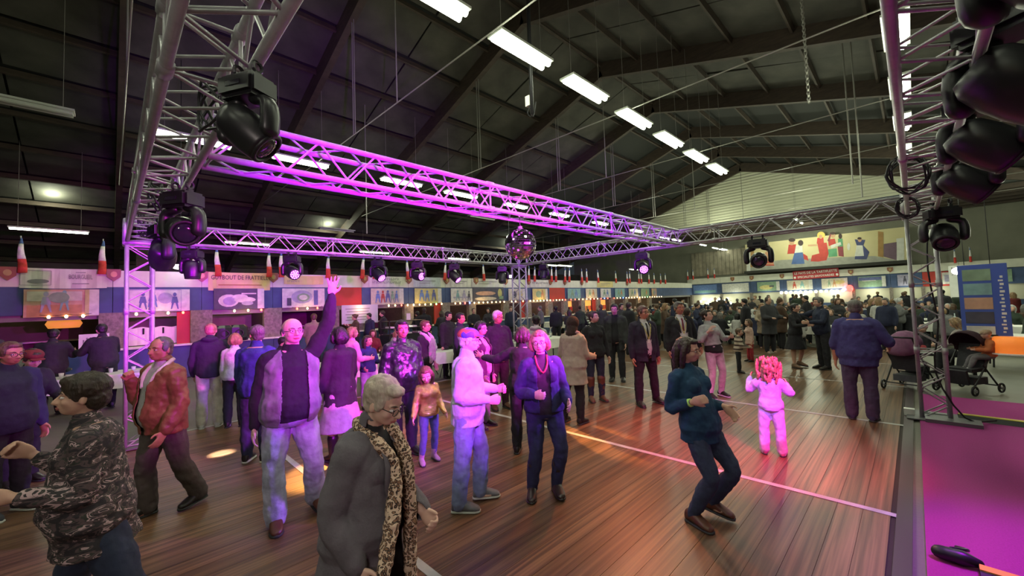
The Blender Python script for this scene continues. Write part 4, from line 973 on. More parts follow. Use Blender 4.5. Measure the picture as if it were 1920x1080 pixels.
# ------------------------------------------------------------------ back wall stalls, mural
YBK = 42.3
m = MB(); 
xb = lambda px: aty(px, 530, YBK-.2).x
bw_ = thing('wall_back_stalls', None, None); bw_['kind'] = 'structure'
seg = [(1290, 1352, .0), (1352, 1408, 0), (1408, 1470, 0), (1470, 1530, 0), (1530, 1600, 0), (1600, 1670, 0), (1670, 1730, 0), (1730, 1800, 0), (1800, 1930, 0)]
for i, (a, b, _) in enumerate(seg):
    xa, xc = xb(a), xb(b); c = (xa+xc)/2; w = xc-xa-.015
    for nme, z, h, yy, mt in (('fascia_strip', 3.38, .55, YBK-.35, STRIP), ('blue_fascia', 2.55, 1.05, YBK-.32, BLUEP if i != 7 else REDP), ('counter_front', .5, 1.0, YBK-.4, BLUEP)):
        mm = MB(); mm.box((c, yy, z), (w, .06, h)); obj(nme, mm, mt, bw_)
    mm = MB(); mm.box((c, YBK-.05, 1.5), (w, .06, 1.1)); obj('stall_back', mm, mat('cream_lit_back', (.62, .6, .45), .7), bw_)
    mm = MB(); mm.box((xa, YBK-.2, 1.5), (.2, .4, 1.1)); obj('pillar', mm, BRICK, bw_)
    pointl('stall_light', (c, YBK-.8, 1.85), 28 if 2 < i < 6 else 14, (.95, 1, .78), .1)
plabs = ['blue picture panel at the far left of the back stalls', 'plain white panel in the back stalls', 'green landscape panel in the back stalls', 'pale figure panel left of the red banner', 'beige picture panel under the red banner', 'green and blue panel right of the red banner', 'small panel behind the right truss tower', 'white framed picture on the red back stall', 'dim panel at the far right of the back stalls']
for i, (a, b, bg, fg) in enumerate(((1300, 1344, 'b', [('t','r',0,-.3,.9,.3)]), (1354, 1404, 'w', []), (1420, 1462, 'g', [('y','o',-.1,-.1,.3,.25),('d','r',.15,0,.2,.15)]), (1476, 1524, 'c', [('r','p',-.2,0,.07,0),('t','p',.1,0,.08,0)]), (1541, 1590, 'c', [('y','o',.2,.1,.2,.2),('g','p',-.2,0,.05,0),('o','p',0,0,.06,0)]), (1610, 1662, 'g', [('n','r',-.05,.28,.86,.3),('w','r',-.1,.1,.5,.06)]), (1684, 1712, 'p', [('d','p',0,0,.12,0)]), (1768, 1790, 'w', [('p','r',0,0,.6,.6)]), (1850, 1900, 'g', []))):
    poster(a, b, 2.15, 2.98, plabs[i], bg, fg, len(fg) > 1, ('B', YBK-.40))
# red banner
xa, xc = xb(1489), xb(1575)
t = thing('banner', 'red banner with white capital lettering under the mural', 'banner', ((xa+xc)/2, YBK-.46, 3.42), rot=(math.pi/2, R(-1.5), 0)); m = MB(); m.box((0, 0, 0), (xc-xa, .74, .02)); obj('vinyl', m, mat('red_banner', (.45, .03, .04), .6), t)
text('LE PAYS DE LA TARTIFLETTE', .28, t, WHT, (0, .15, .014), wfit=(xc-xa)*.93, bold=.006); text('SPECIALITES SAVOYARDES', .24, t, WHT, (0, -.18, .014), wfit=(xc-xa)*.8, bold=.005)
m = MB()
for s in (-1, 1): ovl(m, (s*(xc-xa)*.46, -.18), (.08, .1), .012)
obj('printed_cross', m, WHT, t)
for px, w_ in ((1375, 'leftmost of five'), (1411, 'second from the left'), (1468, 'just left of the red banner'), (1597, 'just right of the red banner'), (1671, 'rightmost, near the right tower')): shield((xb(px), YBK-.39, 3.42), ROT_B, 'small crest on the cream back stall fascia, '+w_, 1.3)
for iq, px in enumerate((1292, 1302, 1330, 1342, 1762, 1793, 1822)): flag(xb(px), YBK-.5, 3.6, 'furled French flag on the back stall fascia, '+['first', 'second', 'third', 'fourth', 'fifth', 'sixth', 'seventh'][iq]+' from the left', 0, 1.15)
WB = mat('white_star_bulb', (1, 1, .9), .4, emit=(1, 1, .8), es=11); m = MB(); m.ell((0, 0, 0), (.11, .06, .11), None, 8, 6); wbm = m.mesh('bulb', True)
for lab, a, b, n in (('row of white star-like bulbs over the bright back stall', 1461, 1585, 13), ('row of bright bulbs over the back stall left of the white panel', 1312, 1372, 12)):
    xa, xc = xb(a), xb(b); t = thing('string_lights', lab, 'string lights', (xa, YBK-.5, 1.95 if a > 1400 else 1.35)); m = MB(); m.tube((0, 0, .02), (xc-xa, 0, .02), .012, n=4); obj('wire', m, BLK, t)
    for i in range(n): link('bulb', wbm, WB, t, ((xc-xa)*(i+.5)/n, 0, 0 if a > 1400 else .25*math.sin(i*2.1)))
t = thing('beacon_lamp', 'small red and violet lamp at the right end of the white bulb row', 'lamp', (xb(1593), YBK-.6, 2.1)); m = MB(); m.ell((0, 0, 0), (.24, .2, .28), None, 10, 7); obj('glass', m, mat('red_beacon', (1, .05, .03), .3, emit=(1, .05, .04), es=6), t, smooth=True)
m = MB(); m.ell((-.32, 0, -.05), (.14, .1, .12), None, 10, 7); obj('glass', m, mat('violet_beacon', (.8, .1, 1), .3, emit=(.8, .2, 1), es=6), t, smooth=True)
m = MB(); m.box((0, .1, .3), (.12, .12, .1)); obj('bracket', m, BLKM, t)
# mural
YM = 42.0
def mp(px, py): q = aty(px, py, YM); return q.x, q.z
c0 = mp(1400, 508); x0m, x1m, z0m, z1m = -10.95, -.2, 4.05, 6.55
mu = thing('mural', 'wide painted mural of dancing women at a table, high on the back wall', 'mural', ((x0m+x1m)/2, YM, (z0m+z1m)/2), rot=ROT_B)
cx, cz = (x0m+x1m)/2, (z0m+z1m)/2
def P4(cxp, cyp): x, z = mp(1240+cxp/4, 400+cyp/4); return (x-cx, z-cz)
W4, H4 = x1m-x0m, z1m-z0m
m = MB(); m.box((0, 0, -.04), (W4, H4, .06)); obj('canvas', m, mat('mural_cream', (.52, .46, .24), .7, nz=.2, nscale=.6, col2=(.62, .55, .33)), mu)
m = MB(); m.box((0, -H4/2-.12, .2), (W4+.1, .22, .8)); obj('ledge', m, mat('dark_ledge', (.03, .03, .025), .8), mu)
def shp(col, pts, z, nm='painted_shape'):
    m = MB(); flat(m, [P4(*p) for p in pts], z, .006); obj(nm, m, mat('mural_'+col, {'red': (.45, .05, .04), 'blue': (.07, .13, .32), 'white': (.6, .6, .55), 'green': (.10, .3, .16), 'grey': (.32, .32, .28), 'skin': (.5, .3, .18), 'dark': (.05, .03, .03), 'yel': (.65, .5, .12), 'maroon': (.25, .05, .07), 'salmon': (.55, .28, .16), 'purp': (.16, .10, .14), 'navy': (.06, .07, .18), 'brown': (.35, .2, .07)}[col], .7, nz=.12, nscale=3), mu)
def el4(cx_, cy_, rx, ry, n=14): return [(cx_+rx*math.cos(a), cy_+ry*math.sin(a)) for a in np.linspace(0, 2*math.pi, n, endpoint=False)]
shp('grey', [(645, 436), (700, 375), (900, 350), (1300, 330), (1600, 320), (1770, 352), (1770, 358), (645, 442)], .001)
shp('white', [(640, 262), (668, 258), (668, 432), (640, 438)], .002, 'frame'); shp('white', [(1762, 190), (1820, 182), (1822, 352), (1766, 358)], .002, 'frame')
shp('brown', [(668, 262), (695, 260), (695, 400), (668, 405)], .002); shp('brown', [(1625, 135), (1665, 140), (1665, 330), (1625, 322)], .002); shp('purp', [(1668, 230), (1765, 215), (1765, 352), (1668, 325)], .002)
shp('salmon', [(780, 290), (825, 290), (845, 390), (760, 392)], .004); shp('red', [(765, 362), (840, 362), (842, 372), (762, 372)], .008); shp('red', [(760, 384), (846, 384), (847, 392), (759, 393)], .008); shp('dark', el4(800, 262, 20, 26), .004)
shp('skin', el4(978, 215, 20, 24), .006); shp('dark', el4(980, 200, 26, 14), .009); shp('red', [(955, 235), (1010, 232), (1020, 300), (945, 305)], .004)
shp('blue', [(1000, 290), (1060, 285), (1075, 378), (975, 382)], .008); shp('white', [(1010, 240), (1055, 236), (1062, 292), (1000, 298)], .010); shp('dark', el4(1045, 222, 20, 22), .012); shp('red', [(1060, 300), (1095, 320), (1105, 355), (1070, 345)], .005)
shp('red', [(1170, 225), (1240, 220), (1255, 300), (1235, 365), (1120, 360), (1130, 315), (1185, 300)], .006); shp('yel', el4(1198, 165, 30, 28), .004); shp('red', [(1170, 185), (1215, 180), (1220, 225), (1165, 228)], .005); shp('skin', el4(1195, 175, 13, 16), .009); shp('skin', [(1100, 235), (1170, 232), (1172, 245), (1100, 248)], .009)
shp('green', [(1250, 270), (1315, 262), (1320, 322), (1255, 328)], .005); shp('red', [(1250, 195), (1300, 190), (1312, 235), (1255, 245)], .008); shp('skin', el4(1288, 165, 17, 20), .008); shp('maroon', [(1245, 205), (1268, 150), (1275, 150), (1262, 215)], .010); shp('dark', el4(1285, 150, 22, 10), .011)
shp('white', [(1270, 240), (1345, 215), (1350, 235), (1275, 265)], .011); shp('dark', el4(1342, 172, 14, 20), .006); shp('green', [(1325, 190), (1358, 190), (1362, 250), (1325, 250)], .005); shp('maroon', [(1322, 250), (1362, 248), (1368, 325), (1330, 320)], .006)
shp('white', el4(1405, 250, 12, 28), .003); shp('navy', [(1450, 195), (1530, 200), (1515, 240), (1560, 290), (1540, 345), (1450, 345), (1465, 240)], .005); shp('white', [(1465, 240), (1510, 240), (1520, 320), (1450, 322)], .009); shp('skin', el4(1488, 200, 14, 16), .009); shp('dark', el4(1486, 188, 16, 9), .011)
shp('grey', [(1160, 365), (1250, 350), (1262, 356), (1175, 380)], .010)
shp('red', [(1030, 300), (1080, 310), (1098, 345), (1050, 340)], .003)
# ------------------------------------------------------------------ tables, cloths, bottles, chairs
def drape(name, x, y, z, lx, ly, drop, rz, label, group=None):
    m = MB(); N = 12; pts = []
    def ringp(e, zz, wv):
        out = []
        for (ax, ay, bx, by_) in ((-1, -1, 1, -1), (1, -1, 1, 1), (1, 1, -1, 1), (-1, 1, -1, -1)):
            for i in range(N):
                t = i/N; px = (ax+(bx-ax)*t)*(lx/2+e); py = (ay+(by_-ay)*t)*(ly/2+e); q = wv*math.sin(i*2.6+ax*2+ay)
                out.append((px+q*(1 if ax == bx else 0), py+q*(1 if ay == by_ else 0), zz))
        return out
    r0 = ringp(-.01, z+.006, 0); r1 = ringp(.005, z, 0); r2 = ringp(.03, z-drop, .025); n = len(r0)
    fs = [tuple(range(n))]+[(i+n, (i+1) % n+n, (i+1) % n, i) for i in range(n)]+[(i+2*n, (i+1) % n+2*n, (i+1) % n+n, i+n) for i in range(n)]
    m.add(r0+r1+r2, fs); o = obj(name, m, CLOTHW, loc=(x, y, 0), rot=(0, 0, rz)); return tag(o, label, 'tablecloth', group)
def table(x, y, lx, ly, rz, label, clabel, group=None, cg=None, cloth_=True):
    t = thing('trestle_table', label, 'table', (x, y, 0), rz, group); m = MB(); m.box((0, 0, .725), (lx, ly, .03)); obj('tabletop', m, mat('table_wood', (.25, .17, .1), .6), t)
    for sx in (-1, 1):
        for sy in (-1, 1): m = MB(); m.tube((sx*(lx/2-.12), sy*(ly/2-.1), .71), (sx*(lx/2-.08), sy*(ly/2-.06), .0), .018, n=8); obj('leg', m, BLKM, t)
    if cloth_: drape('tablecloth', x, y, .745, lx, ly, .28, rz, clabel, cg)
def bottle(x, y, z, label, dark=True, h=.3):
    t = thing('bottle', label, 'bottle', (x, y, z)); m = MB(); m.loft([((0,0,q*h),(r,0,0),(0,r,0)) for q, r in ((0,.036),(.02,.038),(.55,.038),(.68,.02),(.75,.014),(1,.014))], 14); obj('glass', m, mat('dark_bottle_glass', (.01,.015,.01), .1) if dark else mat('clear_bottle', (.35,.4,.42), .1), t, smooth=True)
    m = MB(); m.tube((0,0,.2*h), (0,0,.45*h), .0395, n=14); obj('paper_label', m, WHT, t, smooth=True)
def cup(x, y, z, label, g=None):
    t = tag(thing('cup', None, None, (x, y, z)), label, 'cup', g); m = MB(); m.loft([((0,0,0),(.03,0,0),(0,.03,0)),((0,0,.09),(.038,0,0),(0,.038,0)),((0,0,.088),(.034,0,0),(0,.034,0)),((0,0,.01),(.027,0,0),(0,.027,0))], 12); obj('cup_body', m, WHT, t, smooth=True)
def plate(x, y, z, label, g=None):
    m = MB(); m.loft([((0,0,0),(.06,0,0),(0,.06,0)),((0,0,.015),(.11,0,0),(0,.11,0)),((0,0,.018),(.108,0,0),(0,.108,0)),((0,0,.006),(.06,0,0),(0,.06,0))], 18); tag(obj('plate', m, WHT, loc=(x, y, z), smooth=True), label, 'plate', g)
def chair(x, y, rz, label, group=None):
    t = thing('folding_chair', label, 'chair', (x, y, 0), rz, group); m = MB(); m.box((0, 0, .45), (.40, .40, .03)); obj('seat', m, BLK, t)
    m = MB(); m.box((0, -.22, .74), (.40, .025, .24)); obj('backrest', m, BLK, t)
    for s in (-1, 1):
        m = MB(); m.tube((s*.19, -.23, .86), (s*.19, .2, 0), .011, n=6); obj('leg', m, BLKM, t); m = MB(); m.tube((s*.17, .1, .45), (s*.17, -.22, 0), .011, n=6); obj('leg', m, BLKM, t)
    return t
p = atz(195, 700, .75); table(p.x, p.y, 2.2, .9, R(80), 'table with a white cloth behind the man in the tan jacket', 'rumpled white tablecloth behind the man in the tan jacket')
bottle(p.x-.2, p.y+.0, .752, 'dark wine bottle on the cloth behind the left tower'); bottle(p.x-.35, p.y-.12, .752, 'dark bottle beside the tall wine bottle on the left table', h=.26)
for i in range(3): plate(p.x+.25, p.y-.5+.5*i, .752, 'white plate on the left table', 'plates on the left table')
for i in range(4): cup(p.x+.0+.1*(i % 2), p.y-.6+.35*i, .752, 'white cup on the left table', 'cups on the left table')
for i, (px, py, rz, a, b) in enumerate(((845, 655, 80, 'white-clothed table right of the woman with the pink scarf', 'white cloth on the table right of the woman with the pink scarf'), (1000, 636, 80, 'white-clothed table just behind the middle tower', 'white cloth on the table behind the middle tower'), (640, 680, 75, 'white-clothed table behind the raised arm', 'white cloth on the table behind the raised arm'))):
    p = atz(px, py, .75); table(p.x, p.y, 2.4, .85, R(rz), a, b)
    for q in range(4): bottle(p.x+rng.uniform(-.3, .3), p.y-1+q*.6, .752, 'bottle among the cups on the '+['table right of the pink scarf', 'table behind the middle tower', 'table behind the raised arm'][i], q % 2 == 0)
    for q in range(6): cup(p.x+rng.uniform(-.35, .35), p.y-1.+q*.37, .752, 'white cup on the '+['table right of the pink scarf', 'table behind the middle tower', 'table behind the raised arm'][i], ['cups right of the pink scarf', 'cups behind the middle tower', 'cups behind the raised arm'][i])
for (px, py, rz, lab) in ((822, 705, 200, 'dark folding chair in front of the table right of the pink scarf'), (858, 700, 190, 'second dark folding chair at the table right of the pink scarf'), (968, 672, 190, 'dark folding chair left of the middle tower')):
    p = atz(px, py, 0); chair(p.x, p.y, R(rz), lab)
# display case
p = atz(746, 668, 0); p = Vector((-13.4, Yl(746)*.86, 0))
t = thing('display_case', 'lit glass display case with white trays behind the man in black leather', 'display case', (p.x, p.y, 0)); m = MB(); m.box((0, 0, .45), (.7, 1.5, .9)); obj('cabinet', m, BLK, t)
for zz in (.92, 1.15, 1.4): m = MB(); m.box((0, 0, zz), (.66, 1.46, .02)); obj('shelf', m, BLKM, t)
for sx in (-1, 1):
    for sy in (-1, 1): m = MB(); m.box((sx*.33, sy*.73, 1.18), (.03, .03, .52)); obj('post', m, BLKM, t)
for i in range(6):
    m = MB(); m.box((.05, -.55+.22*i, .96 if i % 2 else 1.19), (.4, .18, .05)); obj('tray', m, WHT, t)
pointl('display_case_light', (p.x+.05, p.y, 1.36), 6, (1, .95, .8), .05)
m = MB(); m.box((p.x+.2, p.y+.1, 1.55), (.02, .16, .24)); tag(obj('price_card', m, WHT), 'white card standing on the lit display case', 'card')
# loudspeaker and items at third stall
for k, (px, lab) in enumerate(((425, 'squat black loudspeaker on the third stall counter, left one'), (452, 'black case beside the loudspeaker on the third stall counter'))):
    y = Yl(px)*.93; t = thing('speaker', lab, 'speaker', (-15.3, y, 1.03)); m = MB(); m.loft([((0,0,0),(.2,0,0),(0,.26,0)),((0,0,.1),(.22,0,0),(0,.3,0)),((0,0,.42),(.2,0,0),(0,.27,0)),((0,0,.5),(.12,0,0),(0,.18,0))], 8); obj('cabinet', m, BLK, t)
    m = MB(); m.torus((.2, 0, .25), (0, 1, 0), (0, 0, 1), .1, .02, 16, 6); obj('woofer', m, BLKM, t)
t = thing('chalk_menu', 'white price board with grey print right of the raised hand', 'sign', (XW+.15, Yl(672), 1.68), rot=ROT_L); m = MB(); m.box((0, 0, 0), (1.5, .75, .02)); obj('board', m, mat('grey_white_board', (.5, .52, .55), .6), t)
text('MENU', .16, t, GREYINK, (.3, .2, .014)) if False else None
for i in range(5): m = MB(); m.box((-.1, .22-.11*i, .013), (1.0-.1*(i % 2), .03, .004)); obj('print', m, GREYINK, t)
# right side: blue counter, roll-up banner, orange lamp
pc = atz(1800, 648, .72)
t = thing('bar_counter', 'low blue counter with a white top at the right edge', 'counter', (2.75, 11.75, 0), R(-2)); m = MB(); m.box((.9, .0, .34), (4.0, 1.0, .68)); obj('front_panel', m, BLUEP, t); m = MB(); m.box((.9, 0, .70), (4.1, 1.1, .04)); obj('top', m, CLOTHW, t)
m = MB(); m.box((.35, -.53, .5), (.7, .01, .26)); obj('sign', m, WHT, t); m = MB(); m.box((.3, -.54, .52), (.4, .006, .03)); m.box((.36, -.54, .45), (.25, .006, .02)); obj('print', m, GREYINK, t)
RB = aty(1852, 640, 11.7)
t = thing('roll_up_banner', 'tall blue roll-up banner with a column of pictures standing on the blue counter', 'banner', (RB.x, 11.7, .73), R(-12), ); w = .62; h = 1.62
m = MB(); m.box((0, 0, h/2), (w, .02, h)); obj('panel', m, mat('blue_roll_up', (.05, .10, .42), .5), t)
m = MB(); m.box((0, 0, .02), (w+.04, .16, .05)); obj('base', m, ALU, t)
for i, c in enumerate('gtsdw'): m = MB(); m.box((-.07, -.014, h-.2-i*.27), (.36, .006, .22)); obj('picture', m, pm_(c), t)
m = MB()
for i in range(16): m.box((.22+.012*(i % 2), -.014, .35+i*.068), (.035+.012*(i % 3), .005, .03+.012*(i % 2)))
obj('printed_lettering', m, WHT, t)['kind'] = 'stuff'
m = MB(); m.box((-.07, -.014, .12), (.36, .005, .06)); obj('print', m, WHT, t)
OL = aty(1902, 645, 11.2)
t = thing('orange_lamp', 'glowing orange box lamp on the counter at the right edge', 'lamp', (OL.x, 11.3, .72)); m = MB(); m.loft([((0,0,0),(.30,0,0),(0,.2,0)),((0,0,.22),(.29,0,0),(0,.2,0)),((0,0,.30),(.22,0,0),(0,.15,0))], 20); obj('shade', m, mat('orange_glow', (1, .3, .05), .5, emit=(1, .22, .03), es=.35), t, smooth=True)
m = MB(); m.tube((0,0,-.0), (0,0,.02), .31, n=20); obj('base', m, WHT, t)
SPH = aty(1797, 508, 20); t = thing('work_light', 'very bright white spotlight behind the right tower', 'spotlight', tuple(SPH)); m = MB(); m.ell((0, 0, 0), (.16, .1, .12), None, 12, 8); obj('lens', m, mat('white_lamp_glow', (1, 1, .8), .4, emit=(1, 1, .75), es=30), t, smooth=True)
m = MB(); m.tube((0, .1, -.1), (0, .1, -SPH.z), .03, n=8); obj('stand', m, BLKM, t); m = MB(); m.box((0, .15, 0), (.3, .1, .26)); obj('housing', m, BLKM, t)
SP2 = aty(1810, 527, 21); m = MB(); m.box((SP2.x, 21, SP2.z), (.75, .03, 1.1)); t = tag(obj('notice', m, WHT), 'white notice hanging beside the very bright spotlight', 'notice'); m = MB(); m.box((SP2.x, 20.98, SP2.z), (.2, .01, .3)); obj('print', m, REDP, t); m = MB(); m.tube((SP2.x, 21, SP2.z+.55), (SP2.x, 21, roofz(SP2.x)), .01, n=4); obj('cord', m, BLK, t)
SP3 = aty(1857, 507, 16); t = thing('small_lamp', 'small white lamp above the blue roll-up banner', 'lamp', tuple(SP3)); m = MB(); m.ell((0,0,0), (.09,.06,.07), None, 10, 6); obj('bulb', m, WB, t, smooth=True); m = MB(); m.tube((0,0,.05), (0,0,roofz(SP3.x)-SP3.z), .008, n=4); obj('cord', m, BLK, t)
for i, px in enumerate((338, 958)):
    q = atz(px, 508 if i == 0 else 523, 3.35 if i == 0 else 3.3); t = thing('spot_lamp', ['bright white lamp over the second stall behind the left tower', 'bright white lamp beside the middle tower'][i], 'lamp', (XW+.5, Yl(px)*.97, 3.35)); m = MB(); m.ell((0,0,0), (.1,.22 if i == 0 else .14,.08), None, 12, 6); obj('bulb', m, WB, t, smooth=True); m = MB(); m.tube((0,0,.06), (0,0,roofz(XW+.5)-3.4), .01, n=4); obj('cord', m, BLK, t)
# strollers
def stroller(pos, yaw, label, hood_m, s=1.0):
    t = thing('stroller', label, 'stroller', (pos[0], pos[1], 0), yaw)
    for sx in (-1, 1):
        x = sx*.24
        m = MB(); m.chain([(x, -.42, 1.02), (x, -.3, .85), (x, .0, .48), (x, .38, .1)], [.014]*4, 8); obj('frame_tube', m, BLKM, t, smooth=True)
        m = MB(); m.chain([(x, .05, .52), (x, -.15, .3), (x, -.34, .1)], [.014]*3, 8); obj('frame_tube', m, BLKM, t, smooth=True)
        for y in (.38, -.34):
            wh = MB(); wh.torus((x+sx*.03, y, .09), (0, 1, 0), (0, 0, 1), .075, .018, 18, 8); wo = obj('wheel', wh, BLK, t, smooth=True); wh = MB(); wh.tube((x+sx*.005, y, .09), (x+sx*.055, y, .09), .03, n=10); obj('hub', wh, ALU, wo)
    m = MB(); m.tube((-.24, -.42, 1.02), (.24, -.42, 1.02), .018, n=10); obj('handle', m, BLK, t, smooth=True)
    m = MB(); m.tube((-.24, .2, .29), (.24, .2, .29), .012, n=8); obj('crossbar', m, BLKM, t); m = MB(); m.tube((-.24, -.3, .13), (.24, -.3, .13), .012, n=8); obj('crossbar', m, BLKM, t)
    m = MB(); m.box((0, .08, .42), (.38, .36, .06)); m.box((0, -.17, .62), (.38, .08, .5), 0, R(18)); m.box((0, .33, .3), (.34, .06, .26), 0, R(-15)); me = m.mesh('seat'); link('seat', me, cloth('stroller_fabric', (.03, .03, .035)), t)
    m = MB(); vs = []; fs = []
    for i in range(9):
        a = R(-20+i*17); 
        for j in range(9):
            b = math.pi*j/8; vs.append((.23*math.cos(b), -.12+.30*math.cos(a)*math.sin(b)*1.0*-1 if False else -.05-.34*math.cos(a)*(.3+.7*math.sin(b)), .78+.34*math.sin(a)*(.25+.75*math.sin(b))))
    for i in range(8):
        for j in range(8): q = i*9+j; fs.append((q, q+1, q+10, q+9))
    m.add(vs, fs); o = obj('hood', m, hood_m, t, smooth=True); sd_ = o.modifiers.new('thickness', 'SOLIDIFY'); sd_.thickness = .01
    m = MB(); m.box((0, .0, .22), (.34, .4, .12)); obj('basket', m, cloth('stroller_basket', (.06, .06, .07)), t)
    return t
# ================================================================== the people
SKIN = mat('skin', (.56, .33, .24), .55, nz=.08, nscale=20); SKIN2 = mat('skin_ruddy', (.48, .22, .14), .5, nz=.1, nscale=20); SKIN3 = mat('skin_pale', (.64, .41, .32), .55, nz=.06, nscale=20)
def hairm(n, c, c2=None): return mat(n, c, .5, nz=.35, nscale=30, bump=.9, bscale=55, stretch=(1, 1, .35))
HG = hairm('grey_blond_hair', (.46, .39, .31)); HB = hairm('dark_brown_hair', (.035, .022, .015)); HBR = hairm('brown_hair', (.10, .055, .03)); HW = hairm('white_hair', (.5, .5, .48)); HR = hairm('auburn_hair', (.32, .17, .09)); HBK = hairm('black_hair', (.012, .010, .010)); HDB = hairm('dark_blond_hair', (.26, .16, .08)); HGR = hairm('dark_grey_hair', (.12, .11, .10))
DEN = cloth('blue_denim', (.10, .14, .26)); DENL = mat('pale_washed_denim', (.38, .40, .54), .85, nz=.4, nscale=7, bump=.6, bscale=22); DEND = cloth('dark_denim', (.022, .030, .062))
BK = cloth('black_cloth', (.014, .014, .018)); BKS = mat('black_shoe_leather', (.02, .015, .014), .35); BRS = mat('brown_shoe_leather', (.10, .035, .02), .4); GRS = cloth('grey_canvas_shoe', (.16, .16, .18)); WSOLE = mat('white_shoe_sole', (.55, .55, .52), .6); DKB = cloth('black_trousers', (.016, .016, .02))
def feetmid(*pts):
    v = [atz(x, y, 0) for x, y in pts]; s = sum(v, Vector())/len(v); return (s.x, s.y)
def headpos(px, py, h): p = atz(px, py, h); return (p.x, p.y)
def leopard():
    m = mat('leopard_print', (.45, .30, .18), .8); nt = m.node_tree; b = nt.nodes['Principled BSDF']; tc = nt.nodes.new('ShaderNodeTexCoord')
    n0 = nt.nodes.new('ShaderNodeTexNoise'); n0.inputs['Scale'].default_value = 14
    v = nt.nodes.new('ShaderNodeTexVoronoi'); v.inputs['Scale'].default_value = 74; mx = nt.nodes.new('ShaderNodeMix'); mx.data_type = 'VECTOR'; mx.inputs[0].default_value = .06
    nt.links.new(tc.outputs['Object'], n0.inputs['Vector']); nt.links.new(tc.outputs['Object'], mx.inputs[4]); nt.links.new(n0.outputs['Color'], mx.inputs[5]); nt.links.new(mx.outputs[1], v.inputs['Vector'])
    r = nt.nodes.new('ShaderNodeValToRGB'); e = r.color_ramp.elements; e[0].position = 0; e[0].color = (.30, .16, .08, 1); e[1].position = 1; e[1].color = (.66, .50, .36, 1)
    for p, c in ((.30, (.22, .12, .07)), (.38, (.02, .012, .01)), (.50, (.02, .012, .01)), (.56, (.62, .46, .33))): q = e.new(p); q.color = (*c, 1)
    nt.links.new(v.outputs['Distance'], r.inputs[0]); nt.links.new(r.outputs[0], b.inputs['Base Color']); return m
def camo():
    m = mat('camouflage_blouse', (.03, .03, .03), .8, bump=.5, bscale=22); nt = m.node_tree; b = nt.nodes['Principled BSDF']; tc = nt.nodes.new('ShaderNodeTexCoord')
    mp_ = nt.nodes.new('ShaderNodeMapping'); mp_.inputs['Scale'].default_value = (1, .6, 1.6); nt.links.new(tc.outputs['Object'], mp_.inputs[0])
    n = nt.nodes.new('ShaderNodeTexNoise'); n.inputs['Scale'].default_value = 17; n.inputs['Detail'].default_value = 2.5; n.inputs['Distortion'].default_value = 1.2; nt.links.new(mp_.outputs[0], n.inputs['Vector'])
    r = nt.nodes.new('ShaderNodeValToRGB'); r.color_ramp.interpolation = 'CONSTANT'; e = r.color_ramp.elements; e[0].color = (.022, .018, .022, 1); e[1].position = .45; e[1].color = (.085, .055, .06, 1)
    for p, c in ((.52, (.03, .035, .028)), (.575, (.46, .32, .33)), (.63, (.03, .026, .03))): q = e.new(p); q.color = (*c, 1)
    nt.links.new(n.outputs[0], r.inputs[0]); nt.links.new(r.outputs[0], b.inputs['Base Color']); return m
LEO, CAMO = leopard(), camo()
def x_scarf(m, s_end=(-.02, -.12), y=.088, w=.035, dx=.05, sway=0, long_=True):
    def f(c):
        T, k = c['T'], c['k']
        g = MB()
        g.chain([T(.30, -.05, .03), T(.318, -.048, -.02), T(.322, 0, -.05), T(.318, .048, -.02), T(.30, .05, .03)], [w*.62*k]*5, 12, 3)
        for i, x in enumerate((-1, 1)):
            e = s_end[i]; g.chain([T(.305, x*.05, .01), T(.28, x*.048, y*.72), T(.22, x*dx, y+.02), T(.10, x*dx+sway*.3*(1 if i else 0), y+.03+sway*.2), T(e, x*dx*1.1+sway*(1 if i else 0), y+.03+sway*.3)], [w*k*.9, w*k, w*k*1.05, w*k*1.1, w*k*.95], 12, 4, flat=((1, 0, 0) if abs(c['Rt'][0][0]) > .5 else (0, 1, 0), .9))
        o = link('scarf', remesh(g, 'scarf', .006, 2, .018, .03), m, c['root'])
    return f
# 1 woman in the long grey coat
COATG = cloth('charcoal_wool_coat', (.115, .102, .118), nz=.15, bump=.25, bscale=90)
person('woman in a long grey wool coat with a leopard scarf, head bowed, in the foreground', (-2.0, .88), 56, 1.61, 'f', .85, (9, 0), (6, 24, 0),
       ra=((.26, -.22, -1), (.0, .52, -.9)), la=((.15, .10, -1), (-.35, .9, -.45)), rh=('relax',), lh=('fist',),
       skin=SKIN3, top=dict(mat=COATG, hem=-.40, flare=.32, loose=.034, open=(.060, .046), collar=1.2, name='coat', fold=.018), under=BK, bottom=('trousers', BK, .02), shoes=(BKS,), hair=('crown', HG),
       extras=[x_glasses(r=.2), x_scarf(LEO, (-.20, -.10), .085, .020, .036, .10), x_lapel(COATG, y=.095, s0=.27, s1=.08)], vox=.0065)
# 2 woman in camouflage blouse
person('woman in a camouflage blouse and dark jeans dancing, face turned left, bottom left corner', (-3.25, .10), -95, 1.66, 'f', .95, (6, 0), (-5, -4, 0),
       ra=((.25, .25, -.9), (-.1, .65, .60)), la=((.20, .0, -1), (.02, .85, .28)), rh=('fist',), lh=('fist',), rl=((.1, .35, -1), (.05, -.25, -1)), ll=((.22, -.38, -1), (.12, -.5, -1)),
       skin=SKIN, top=dict(mat=CAMO, hem=-.10, flare=.3, loose=.022, collar=.6, sleeve=.93, name='blouse', fold=.04), bottom=('trousers', DEND, .018, .05), shoes=(BKS,), hair=('volume', HB), vox=.0075)
